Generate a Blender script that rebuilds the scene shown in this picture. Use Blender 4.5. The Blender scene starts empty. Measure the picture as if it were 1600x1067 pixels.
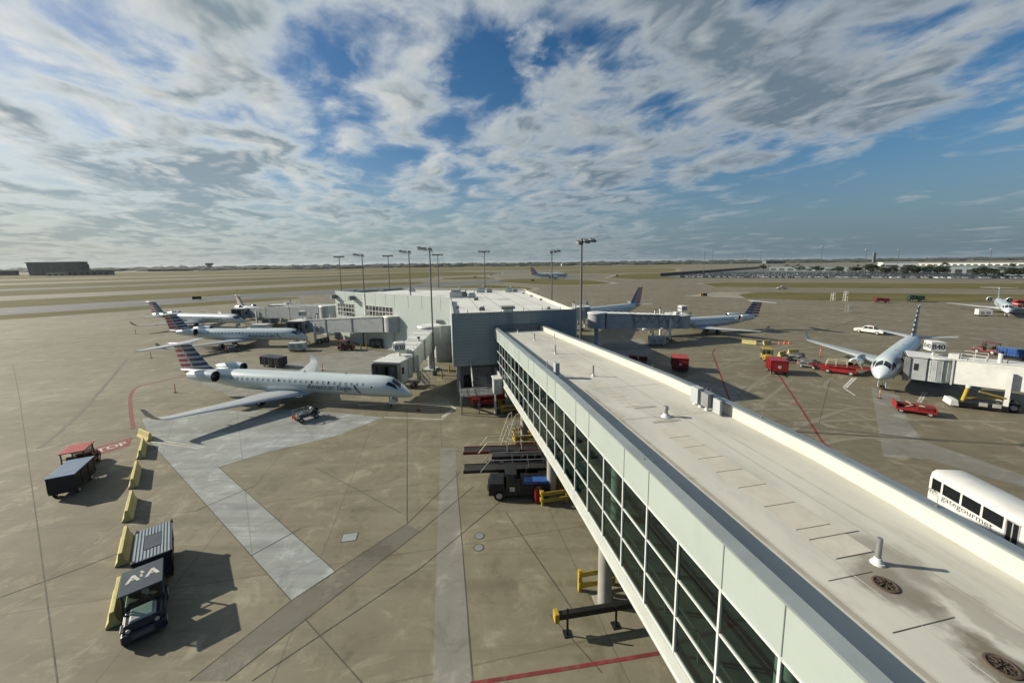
import bpy, bmesh, math, random
from mathutils import Vector, Matrix
random.seed(7)
S = bpy.context.scene
COL = S.collection
R = math.radians

# ---------------------------------------------------------------- camera
cam = bpy.data.cameras.new('camera'); camo = bpy.data.objects.new('camera', cam); COL.objects.link(camo)
cam.sensor_width = 36.0; cam.lens = 595.0/1600*36; cam.clip_end = 20000; cam.clip_start = 0.1
cam.shift_y = -(533.5-486.67)/1600
pitch, roll = 0.1265, -0.0113
fw = Vector((0, math.cos(pitch), -math.sin(pitch))); up0 = Vector((0, math.sin(pitch), math.cos(pitch))); rt0 = Vector((1, 0, 0))
cr, sr = math.cos(roll), math.sin(roll)
rt = rt0*cr + up0*sr; up = up0*cr - rt0*sr
m = Matrix.Identity(4)
for i in range(3):
    m[i][0] = rt[i]; m[i][1] = up[i]; m[i][2] = -fw[i]; m[i][3] = (0, 0, 18.0)[i]
camo.matrix_world = m
S.camera = camo

# ---------------------------------------------------------------- light
SUN = Vector((-2.08, 0.37, 1.0)).normalized()          # direction towards the sun
sun_el = math.asin(SUN.z)
S.view_settings.view_transform = 'Standard'; S.view_settings.look = 'None'
S.view_settings.exposure = 0.6; S.view_settings.gamma = 1.0
sl = bpy.data.lights.new('sun', 'SUN'); sl.energy = 5.0; sl.angle = R(0.53); sl.color = (1.0, 0.92, 0.765)
so = bpy.data.objects.new('sun', sl); COL.objects.link(so)
so.rotation_euler = SUN.to_track_quat('Z', 'Y').to_euler()
S.cycles.max_bounces = 6; S.cycles.transparent_max_bounces = 12

# ---------------------------------------------------------------- node helpers
def nd(nt, t, ins=None, **kw):
    n = nt.nodes.new(t)
    for k, v in kw.items(): setattr(n, k, v)
    if ins:
        for k, v in ins.items():
            if isinstance(v, bpy.types.NodeSocket): nt.links.new(v, n.inputs[k])
            else: n.inputs[k].default_value = v
    return n
def mth(nt, op, a, b=0.0, c=0.0, clamp=False):
    n = nt.nodes.new('ShaderNodeMath'); n.operation = op; n.use_clamp = clamp
    for i, v in enumerate((a, b, c)):
        if isinstance(v, bpy.types.NodeSocket): nt.links.new(v, n.inputs[i])
        else: n.inputs[i].default_value = v
    return n.outputs[0]
def mixc(nt, f, a, b, blend='MIX'):
    n = nt.nodes.new('ShaderNodeMix'); n.data_type = 'RGBA'; n.blend_type = blend
    for i, v in ((0, f), (6, a), (7, b)):
        if isinstance(v, bpy.types.NodeSocket): nt.links.new(v, n.inputs[i])
        elif i == 0: n.inputs[0].default_value = v
        else: n.inputs[i].default_value = (v[0], v[1], v[2], 1)
    return n.outputs[2]
def sstep(nt, x, a, b):
    n = nt.nodes.new('ShaderNodeMapRange'); n.interpolation_type = 'SMOOTHSTEP'
    nt.links.new(x, n.inputs[0]); n.inputs[1].default_value = a; n.inputs[2].default_value = b
    return n.outputs[0]
def noise(nt, vec, scale, detail=5, rough=.55, dist=0.0):
    n = nd(nt, 'ShaderNodeTexNoise', {'Vector': vec, 'Scale': scale, 'Detail': detail, 'Roughness': rough, 'Distortion': dist})
    return n.outputs[0]

# ---------------------------------------------------------------- sky
CLX, CLY = 8.7, 3.3
SKYBLOBS = [((0,-1,.25),1.5,-.30),((0,.1,1),.62,-.22),((-0.622, 0.669, 0.406),0.1,-0.09),((-0.596, 0.719, 0.359),0.06,-0.05),((-0.415, 0.815, 0.404),0.09,-0.07),((-0.071, 0.898, 0.434),0.1,-0.09),((0.125, 0.852, 0.508),0.09,-0.07),((0.21, 0.871, 0.444),0.09,-0.09),((0.769, 0.623, 0.142),0.28,-0.19),((0.648, 0.748, 0.139),0.22,-0.15),((0.477, 0.874, 0.089),0.25,-0.14),((0.731, 0.624, 0.275),0.09,-0.11),((0.512, 0.744, 0.429),0.06,-0.08),((-0.345, 0.904, 0.251),0.12,-0.06),((-0.233, 0.962, 0.145),0.25,-0.05),((-0.144, 0.934, 0.328),0.08,-0.07),((-0.501, 0.759, 0.416),0.05,-0.06),((-0.721, 0.638, 0.269),0.5,0.05),((-0.576, 0.774, 0.265),0.25,0.03),((-0.259, 0.884, 0.39),0.16,0.08),((0.341, 0.828, 0.444),0.15,0.14),((0.461, 0.823, 0.332),0.2,0.1),((0.606, 0.723, 0.332),0.2,0.11),((0.719, 0.607, 0.338),0.2,0.1),((0.048, 0.887, 0.46),0.06,0.13),((0.122, 0.924, 0.363),0.12,0.08),((0.158, 0.953, 0.259),0.2,0.07),((-0.724, 0.683, 0.098),0.4,0.04),((0.722, 0.68, 0.126),0.05,0.13),((0.755, 0.62, 0.213),0.12,0.09),((-0.278, 0.952, 0.131),0.04,0.1)]  # clear sky behind and overhead is added, out of view, to lower fill
w = bpy.data.worlds.new('World'); S.world = w; w.use_nodes = True
nt = w.node_tree; nt.nodes.clear()
out = nt.nodes.new('ShaderNodeOutputWorld')
sky = nd(nt, 'ShaderNodeTexSky', sky_type='NISHITA', sun_disc=False, sun_elevation=sun_el,
         sun_rotation=math.atan2(SUN.x, SUN.y), altitude=200, air_density=1.0, dust_density=1.2, ozone_density=1.6)
geo = nt.nodes.new('ShaderNodeTexCoord'); D = geo.outputs['Generated']
sep = nd(nt, 'ShaderNodeSeparateXYZ', {0: D}); dx, dy, dz = sep.outputs
dzc = mth(nt, 'MAXIMUM', dz, 0.0)
den = mth(nt, 'ADD', dzc, 0.10)
px_ = mth(nt, 'DIVIDE', dx, den); py_ = mth(nt, 'DIVIDE', dy, den)
P = nd(nt, 'ShaderNodeCombineXYZ', {0: px_, 1: py_, 2: 0.0}).outputs[0]
def stretch(v, ax, sx, sy, off):
    return nd(nt, 'ShaderNodeMapping', {'Vector': v, 'Location': off, 'Rotation': (0, 0, ax), 'Scale': (sx, sy, 1)}).outputs[0]
P1 = stretch(stretch(P, R(-25), 1, 1, (0, 0, 0)), 0, 1.0, 0.74, (CLX, CLY, 0))
def dens(v, det):
    a = noise(nt, v, 0.75, 2, .5, .2)
    b = noise(nt, v, 2.8, det, .56, .35)
    return mth(nt, 'MULTIPLY_ADD', mth(nt, 'SUBTRACT', mth(nt, 'ADD', mth(nt, 'MULTIPLY', a, .36), mth(nt, 'MULTIPLY', b, .64)), .5), 1.75, .5)
n1 = mth(nt, 'ADD', mth(nt, 'MULTIPLY', dens(P1, 8), .87), mth(nt, 'MULTIPLY', noise(nt, P1, 7.5, 6, .6, .4), .13))
off = nd(nt, 'ShaderNodeVectorMath', {0: P1, 1: (-0.10, 0.02, 0)}, operation='ADD').outputs[0]
ns = dens(P1, 4); n2 = dens(off, 4)
# where the cloud sheet opens: a handful of broad directions, their edges broken up by noise
wz = nd(nt, 'ShaderNodeTexNoise', {'Vector': P1, 'Scale': 3.0, 'Detail': 5.0, 'Roughness': .6}).outputs['Color']
wz = nd(nt, 'ShaderNodeVectorMath', {0: wz, 1: (.5,.5,.5)}, operation='SUBTRACT').outputs[0]
wz = nd(nt, 'ShaderNodeVectorMath', {0: wz, 1: (.34,.2,.24)}, operation='MULTIPLY').outputs[0]
DW = nd(nt, 'ShaderNodeVectorMath', {0: nd(nt, 'ShaderNodeVectorMath', {0: D, 1: wz}, operation='ADD').outputs[0]}, operation='NORMALIZE').outputs[0]
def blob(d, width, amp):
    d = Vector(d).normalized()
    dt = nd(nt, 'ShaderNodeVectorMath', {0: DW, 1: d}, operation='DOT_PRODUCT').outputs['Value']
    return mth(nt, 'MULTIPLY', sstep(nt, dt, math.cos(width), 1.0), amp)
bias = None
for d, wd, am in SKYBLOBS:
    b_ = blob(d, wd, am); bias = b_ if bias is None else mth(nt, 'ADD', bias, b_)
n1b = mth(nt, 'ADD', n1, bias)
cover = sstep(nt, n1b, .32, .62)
thick = sstep(nt, mth(nt, 'ADD', mth(nt, 'MULTIPLY', mth(nt, 'ADD', ns, n1), .5), bias), .49, .68)
lit = mth(nt, 'MULTIPLY_ADD', mth(nt, 'SUBTRACT', ns, n2), 3.0, .42, clamp=True)
sdot = nd(nt, 'ShaderNodeVectorMath', {0: D, 1: SUN}, operation='DOT_PRODUCT').outputs['Value']
glow = sstep(nt, sdot, -.25, .95)
c_thin = mixc(nt, glow, (.52, .58, .61), (.90, .95, .93))
c_thick = mixc(nt, glow, (.16, .23, .295), (.27, .36, .41))
ccol = mixc(nt, mth(nt, 'MULTIPLY', thick, .92), c_thin, c_thick)
ccol = mixc(nt, mth(nt, 'MULTIPLY', mth(nt, 'SUBTRACT', lit, .45, clamp=True), 1.2, clamp=True), ccol, mixc(nt, glow, (.66,.70,.71), (1.10,1.08,1.0)))
fine = noise(nt, P1, 9.0, 6, .6, .2)
ccol = mixc(nt, mth(nt, 'MULTIPLY', sstep(nt, fine, .4, .7), .16), ccol, mixc(nt, glow, (.28, .33, .37), (.50, .54, .55)))
# the veil of thick air over the horizon
veil = mth(nt, 'SUBTRACT', 1.0, sstep(nt, dz, 0.0, .27))
vcol = mixc(nt, sstep(nt, dx, -.8, .8), (.31, .40, .43), (.105, .185, .265))
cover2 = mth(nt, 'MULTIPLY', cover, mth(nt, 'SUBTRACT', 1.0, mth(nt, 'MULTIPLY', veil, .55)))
bg_sky = nd(nt, 'ShaderNodeBackground', {'Color': mixc(nt, .8, sky.outputs[0], nd(nt, 'ShaderNodeHueSaturation', {'Color': sky.outputs[0], 'Saturation': 1.5, 'Value': .95}).outputs[0]), 'Strength': 0.060})
bg_cld = nd(nt, 'ShaderNodeBackground', {'Color': ccol, 'Strength': 0.53})
bg_vel = nd(nt, 'ShaderNodeBackground', {'Color': vcol, 'Strength': 0.62})
mx0 = nd(nt, 'ShaderNodeMixShader', {0: mth(nt, 'MULTIPLY', veil, .85), 1: bg_sky.outputs[0], 2: bg_vel.outputs[0]})
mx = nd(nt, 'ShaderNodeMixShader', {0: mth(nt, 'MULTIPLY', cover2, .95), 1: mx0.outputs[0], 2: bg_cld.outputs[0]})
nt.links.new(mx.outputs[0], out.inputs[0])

# ---------------------------------------------------------------- mesh helpers
class MB:
    def __init__(s): s.v = []; s.f = []; s.m = []
    def face(s, pts, m=0):
        b = len(s.v); s.v += [tuple(p) for p in pts]; s.f.append(tuple(range(b, b+len(pts)))); s.m.append(m)
    def box(s, x0, x1, y0, y1, z0, z1, m=0, M=None, top=None):
        t = top or (0, 0)
        c = [(x0,y0,z0),(x1,y0,z0),(x1,y1,z0),(x0,y1,z0),(x0+t[0],y0+t[1],z1),(x1-t[0],y0+t[1],z1),(x1-t[0],y1-t[1],z1),(x0+t[0],y1-t[1],z1)]
        s.hexa(c, m, M)
    def hexa(s, c, m=0, M=None):
        b = len(s.v)
        s.v += [tuple(M @ Vector(p)) if M else tuple(p) for p in c]
        for q in ((3,2,1,0),(4,5,6,7),(0,1,5,4),(1,2,6,5),(2,3,7,6),(3,0,4,7)):
            s.f.append(tuple(b+i for i in q)); s.m.append(m)
    def beam(s, p, q, w, h, m=0):
        p = Vector(p); q = Vector(q); d = (q-p).normalized()
        a = Vector((0,0,1)) if abs(d.z) < .95 else Vector((1,0,0))
        x = d.cross(a).normalized()*w/2; y = x.cross(d).normalized()*h/2
        s.hexa([p-x-y, p+x-y, q+x-y, q-x-y, p-x+y, p+x+y, q+x+y, q-x+y], m)
    def tube(s, p, q, r, r2=None, n=10, m=0, cap=True, m2=None):
        p = Vector(p); q = Vector(q); d = (q-p).normalized(); r2 = r if r2 is None else r2
        a = Vector((0,0,1)) if abs(d.z) < .9 else Vector((1,0,0))
        x = d.cross(a).normalized(); y = x.cross(d)
        R0 = [p+(x*math.cos(2*math.pi*i/n)+y*math.sin(2*math.pi*i/n))*r for i in range(n)]
        R1 = [q+(x*math.cos(2*math.pi*i/n)+y*math.sin(2*math.pi*i/n))*r2 for i in range(n)]
        s.rings([R0, R1], m, cap, cap, m2)
    def rings(s, rs, m=0, cap0=True, cap1=True, mc=None):
        b = len(s.v); n = len(rs[0])
        for r in rs: s.v += [tuple(p) for p in r]
        for k in range(len(rs)-1):
            for i in range(n):
                j = (i+1) % n
                s.f.append((b+k*n+i, b+k*n+j, b+(k+1)*n+j, b+(k+1)*n+i)); s.m.append(m)
        mc = m if mc is None else mc
        if cap0: s.f.append(tuple(b+i for i in reversed(range(n)))); s.m.append(mc)
        if cap1: s.f.append(tuple(b+(len(rs)-1)*n+i for i in range(n))); s.m.append(mc)
    def prism(s, poly, z0, z1, m=0, mt=None):
        s.rings([[(x,y,z0) for x,y in poly], [(x,y,z1) for x,y in poly]], m, True, True, mt)
    def extr(s, prof, y0, y1, m=0, M=None):      # profile in x,z pulled along y
        a = [(x,y0,z) for x,z in prof]; b = [(x,y1,z) for x,z in prof]
        if M: a = [M @ Vector(p) for p in a]; b = [M @ Vector(p) for p in b]
        s.rings([a, b], m)
    def path(s, pts, r, n=6, m=0):
        for a, b in zip(pts[:-1], pts[1:]): s.tube(a, b, r, r, n, m)
    def wheel(s, c, r, w, m=0, mr=1, n=14):       # axle along y
        x, y, z = c
        s.tube((x,y-w/2,z), (x,y+w/2,z), r, r, n, m)
        for sg in (-1, 1): s.tube((x,y+sg*w/2,z), (x,y+sg*(w/2+.012),z), r*.58, r*.5, n, mr)
    def build(s, name, mats, parent=None, smooth=False, bevel=0, label=None, recalc=True, loc=None):
        me = bpy.data.meshes.new(name); me.from_pydata(s.v, [], s.f)
        if not isinstance(mats, (list, tuple)): mats = [mats]
        for q in mats: me.materials.append(q)
        me.polygons.foreach_set('material_index', [min(i, len(mats)-1) for i in s.m])
        if recalc:
            bm = bmesh.new(); bm.from_mesh(me); bmesh.ops.remove_doubles(bm, verts=bm.verts, dist=1e-5) if smooth else None
            bmesh.ops.recalc_face_normals(bm, faces=bm.faces); bm.to_mesh(me); bm.free()
        if smooth:
            me.polygons.foreach_set('use_smooth', [True]*len(me.polygons)); me.set_sharp_from_angle(angle=R(38))
        o = bpy.data.objects.new(name, me); COL.objects.link(o)
        if parent: o.parent = parent
        if loc: o.location = loc
        if bevel:
            b = o.modifiers.new('bevel', 'BEVEL'); b.width = bevel; b.segments = 2; b.limit_method = 'ANGLE'; b.angle_limit = R(40)
        if label: o['label'] = label
        return o
def thing(name, label, cat, loc=(0,0,0), rz=0.0, group=None):
    o = bpy.data.objects.new(name, None); COL.objects.link(o)
    o.location = (loc[0], loc[1], loc[2] if len(loc) > 2 else 0.0); o.rotation_euler = (0, 0, rz); o.empty_display_size = .3
    return tag(o, label, cat, group)
def tag(o, label, cat, group=None):
    o['label'] = label; o['category'] = cat
    if group: o['group'] = group
    return o
def copy_tree(o, parent=None):
    c = o.copy(); COL.objects.link(c); c.parent = parent
    for ch in list(o.children): copy_tree(ch, c)
    return c
def place(proto, loc, rz, label, first=[set()]):
    o = proto
    if proto.name in first[0]: o = copy_tree(proto)
    else: first[0].add(proto.name)
    o.location = (loc[0], loc[1], loc[2] if len(loc) > 2 else 0.0); o.rotation_euler = (0, 0, rz); o['label'] = label
    return o
def structure(o): o['kind'] = 'structure'; return o
def text_bm(body, size, spacing=1.0):
    cu = bpy.data.curves.new('lettering', 'FONT'); cu.body = body; cu.size = size; cu.space_character = spacing
    cu.resolution_u = 3
    to = bpy.data.objects.new('lettering', cu); COL.objects.link(to)
    me = bpy.data.meshes.new_from_object(to); bpy.data.objects.remove(to); 
    bm = bmesh.new(); bm.from_mesh(me); bpy.data.meshes.remove(me); return bm
def text_obj(name, body, size, M, mat_, parent=None, bold=0.0, center=True, width=None):
    bm = text_bm(body, size)
    xs = [v.co.x for v in bm.verts]; ys = [v.co.y for v in bm.verts]
    cx, cy = ((min(xs)+max(xs))/2, (min(ys)+max(ys))/2) if center else (0, 0)
    kx = width/(max(xs)-min(xs)) if width else 1
    for v in bm.verts: v.co = Vector(((v.co.x-cx)*kx, v.co.y-cy, 0))
    if bold:
        g = bm.copy(); me2 = bpy.data.meshes.new('t'); g.to_mesh(me2); g.free()
        for v in me2.vertices: v.co.x += bold; v.co.z -= .001
        bm.from_mesh(me2); bpy.data.meshes.remove(me2)
    bm.transform(M)
    me = bpy.data.meshes.new(name); bm.to_mesh(me); bm.free(); me.materials.append(mat_)
    o = bpy.data.objects.new(name, me); COL.objects.link(o)
    if parent: o.parent = parent
    return o

# ---------------------------------------------------------------- materials
ALB = .72      # all base colours scaled down evenly, so shade comes out darker beside the sun
def mat(name, col, rough=.6, metal=0.0, var=.12, scale=1.2, bump=0.0, dirt=None, dirt_amt=.35, dirt_scale=.7, spec=.4, coat=0.0, stretch_=(1,1,1)):
    col = [x*ALB for x in col]; dirt = [x*ALB for x in dirt] if dirt else None
    ma = bpy.data.materials.new(name); ma.use_nodes = True; nt = ma.node_tree
    b = nt.nodes['Principled BSDF']; tc = nt.nodes.new('ShaderNodeTexCoord'); v = tc.outputs['Object']
    if stretch_ != (1,1,1): v = nd(nt, 'ShaderNodeMapping', {'Vector': v, 'Scale': stretch_}).outputs[0]
    n = noise(nt, v, scale, 6, .6)
    f = sstep(nt, n, .3, .7)
    c = mixc(nt, f, [x*(1-var) for x in col], [min(1, x*(1+var)) for x in col])
    if dirt:
        n2 = noise(nt, v, dirt_scale, 8, .68, .4)
        c = mixc(nt, mth(nt, 'MULTIPLY', sstep(nt, n2, .48, .72), dirt_amt), c, dirt)
    nt.links.new(c, b.inputs['Base Color'])
    b.inputs['Roughness'].default_value = rough; b.inputs['Metallic'].default_value = metal
    b.inputs['Specular IOR Level'].default_value = spec; b.inputs['Coat Weight'].default_value = coat
    if bump:
        bp = nd(nt, 'ShaderNodeBump', {'Height': noise(nt, v, scale*9, 5, .7), 'Strength': bump, 'Distance': .02})
        nt.links.new(bp.outputs[0], b.inputs['Normal'])
    return ma
M = {}
M['white'] = mat('white_paint', (.72,.73,.70), .45, var=.05, dirt=(.42,.40,.34), dirt_amt=.30)
M['offwhite'] = mat('off_white_panel', (.62,.64,.60), .5, var=.06, dirt=(.38,.37,.32), dirt_amt=.30)
M['greypanel'] = mat('grey_panel', (.46,.49,.50), .5, var=.08, dirt=(.25,.25,.23), dirt_amt=.35)
M['midgrey'] = mat('mid_grey', (.24,.25,.25), .55, var=.1, dirt=(.1,.1,.09))
M['dark'] = mat('dark_rubber', (.018,.018,.019), .75, var=.3, dirt=(.06,.055,.05), dirt_amt=.4)
M['black'] = mat('black_paint', (.012,.013,.015), .45, var=.3, dirt=(.07,.065,.055), dirt_amt=.35)
M['void'] = mat('dark_interior', (.022,.024,.026), .8, var=.3)  # near-black colour standing in for the shade of unlit interiors
M['tyre'] = mat('tyre_rubber', (.02,.02,.02), .85, var=.3, dirt=(.08,.07,.06))
M['rim'] = mat('rim_metal', (.55,.55,.53), .4, .3, var=.1, dirt=(.15,.14,.12))
M['steel'] = mat('galvanised_steel', (.36,.37,.37), .42, .6, var=.15)
M['polegrey'] = mat('weathered_pole_steel', (.17,.175,.175), .5, .4, var=.15)
M['yellow'] = mat('safety_yellow_paint', (.47,.33,.03), .6, var=.12, dirt=(.20,.15,.06), dirt_amt=.5, dirt_scale=1.3)
M['barrier'] = mat('faded_yellow_concrete', (.66,.57,.23), .8, var=.14, dirt=(.34,.28,.12), dirt_amt=.55, dirt_scale=1.5, bump=.3)
M['red'] = mat('red_paint', (.34,.022,.022), .42, var=.15, dirt=(.13,.03,.025), dirt_amt=.5)
M['redroof'] = mat('faded_red_roof', (.42,.055,.05), .55, var=.15, dirt=(.28,.08,.05))
M['maroon'] = mat('dark_red_paint', (.16,.018,.02), .45, var=.2, dirt=(.06,.02,.02))
M['navy'] = mat('navy_paint', (.016,.022,.042), .4, var=.2, dirt=(.06,.06,.06), dirt_amt=.3)
M['blue'] = mat('blue_tarpaulin', (.12,.20,.31), .6, var=.2, dirt=(.10,.12,.17), dirt_amt=.5, bump=.3)
M['bluebright'] = mat('bright_blue_paint', (.03,.11,.36), .5, var=.15)
M['greypaint'] = mat('light_grey_hood', (.34,.37,.36), .4, var=.1)
M['green'] = mat('dark_green_paint', (.02,.055,.035), .5, var=.15, dirt=(.05,.06,.05))
M['orange'] = mat('orange_plastic', (.75,.13,.03), .5, var=.1)
M['cream'] = mat('cream_paint', (.62,.57,.40), .6, var=.1, dirt=(.35,.3,.2))
M['silver'] = mat('silver_aircraft_paint', (.66,.75,.76), .30, .10, var=.03, scale=.6, coat=.35, dirt=(.45,.49,.50), dirt_amt=.18, stretch_=(.35,1,1))
M['wing'] = mat('wing_grey_paint', (.52,.56,.57), .4, .15, var=.06, scale=.9, dirt=(.36,.39,.39), dirt_amt=.4, stretch_=(1,.5,1))
M['bright'] = mat('polished_leading_edge', (.75,.77,.78), .2, .8, var=.03)
M['cabinglass'] = mat('cabin_window_dark', (.028,.034,.042), .12, var=.2, spec=.6)
M['winframe'] = mat('window_frame_pale', (.66,.70,.71), .4, var=.03)
M['carglass'] = mat('car_glass_dark', (.015,.018,.02), .08, var=.2, spec=.6)
M['titlegrey'] = mat('title_lettering_slate', (.03,.042,.065), .4, var=.08)
M['ltgreen'] = mat('pale_green_metal_panel', (.42,.48,.45), .42, .05, var=.035, scale=.35, dirt=(.32,.385,.35), dirt_amt=.45, dirt_scale=.3)
M['coping'] = mat('grey_coping_metal', (.36,.41,.42), .38, .45, var=.08, scale=.8)
M['sill'] = mat('pale_sill_panel', (.50,.53,.50), .5, var=.05, dirt=(.36,.37,.34), dirt_amt=.45)
M['joint'] = mat('dark_joint', (.16,.19,.18), .8, var=.1)
M['mullion'] = mat('white_mullion', (.70,.73,.71), .4, var=.04)
M['concrete'] = mat('column_concrete', (.36,.35,.31), .85, var=.1, scale=.8, bump=.25, dirt=(.22,.21,.18))
M['whiteparapet'] = mat('white_parapet_membrane', (.64,.63,.55), .6, var=.05, scale=.7, dirt=(.60,.56,.44), dirt_amt=.4, dirt_scale=.5)
M['floor'] = mat('corridor_carpet', (.10,.12,.12), .9, var=.2)
M['ceil'] = mat('corridor_ceiling', (.45,.47,.45), .8, var=.05)
M['frontwall'] = mat('grey_blue_metal_cladding', (.30,.36,.385), .45, .1, var=.05, scale=.5, dirt=(.24,.29,.31), dirt_amt=.4)
M['facade'] = mat('pale_facade_panel', (.53,.60,.57), .5, var=.04, scale=.4, dirt=(.46,.52,.49), dirt_amt=.35, dirt_scale=.4)
def glass(name, tint, rough=0.02):
    ma = bpy.data.materials.new(name); ma.use_nodes = True; nt = ma.node_tree; nt.nodes.clear()
    o = nt.nodes.new('ShaderNodeOutputMaterial')
    fr = nd(nt, 'ShaderNodeFresnel', {'IOR': 1.52})
    t = nd(nt, 'ShaderNodeBsdfTransparent', {'Color': (*tint, 1)}); g = nd(nt, 'ShaderNodeBsdfGlossy', {'Roughness': rough, 'Color': (.9,.97,.94,1)})
    mx = nd(nt, 'ShaderNodeMixShader', {0: mth(nt, 'MULTIPLY', fr.outputs[0], .8), 1: t.outputs[0], 2: g.outputs[0]})
    nt.links.new(mx.outputs[0], o.inputs[0]); return ma
M['glass'] = glass('green_tinted_glass', (.34,.47,.42))

# roof membrane: seams, slab-to-slab tone and pond stains with their own outline
def roof_mat(name, drains):
    ma = mat(name, (.615,.605,.53), .7, var=.08, scale=.5, bump=.2, dirt=(.41,.40,.34), dirt_amt=.7, dirt_scale=.55, stretch_=(1,.35,1))
    nt = ma.node_tree; b = nt.nodes['Principled BSDF']; c = b.inputs['Base Color'].links[0].from_socket
    v = nd(nt, 'ShaderNodeTexCoord').outputs['Object']
    wob = noise(nt, v, 1.6, 6, .65)
    wv = nd(nt, 'ShaderNodeVectorMath', {0: v, 1: nd(nt, 'ShaderNodeCombineXYZ', {0: mth(nt,'MULTIPLY_ADD',wob,1.1,-.55), 1: mth(nt,'MULTIPLY_ADD',noise(nt, v, 1.1, 5),1.6,-.8)}).outputs[0]}, operation='ADD').outputs[0]
    for (x, y, z, rx, ry, amt, col) in drains:
        mp = nd(nt, 'ShaderNodeMapping', {'Vector': wv, 'Location': (-x/rx, -y/ry, 0), 'Scale': (1/rx, 1/ry, 0)})
        ln = nd(nt, 'ShaderNodeVectorMath', {0: mp.outputs[0]}, operation='LENGTH').outputs['Value']
        f = mth(nt, 'MULTIPLY', mth(nt, 'SUBTRACT', 1.0, sstep(nt, ln, .45, 1.0)), amt)
        c = mixc(nt, f, c, col)
    nt.links.new(c, b.inputs['Base Color']); return ma
BR = (.13,.112,.08); DK = (.07,.06,.045)
M['roof'] = roof_mat('white_roof_membrane', [(10.85,6.55,0,.85,1.25,.75,BR),(11.8,7.3,0,.9,1.4,.55,BR),(10.85,4.6,0,.75,.95,.9,BR),(11.0,5.6,0,.35,1.6,.35,BR),(12.0,5.5,0,.5,1.8,.45,BR),(11.6,17.2,0,.6,.5,.3,BR),(10.9,14.4,0,.6,.4,.25,BR),(9.2,18,0,.5,.6,.25,BR)])
M['roofpatch'] = mat('tan_roof_patch', (.60,.565,.48), .75, var=.07, scale=1.5, bump=.2, dirt=(.52,.48,.39), dirt_amt=.4)
M['roofseam'] = mat('seam_grime', (.40,.37,.30), .8, var=.15)
M['roofseam2'] = mat('pale_seam', (.55,.54,.47), .8, var=.1)
M['terminalroof'] = mat('terminal_white_roof', (.78,.78,.73), .65, var=.05, scale=.12, dirt=(.62,.60,.52), dirt_amt=.45, dirt_scale=.12)

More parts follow.
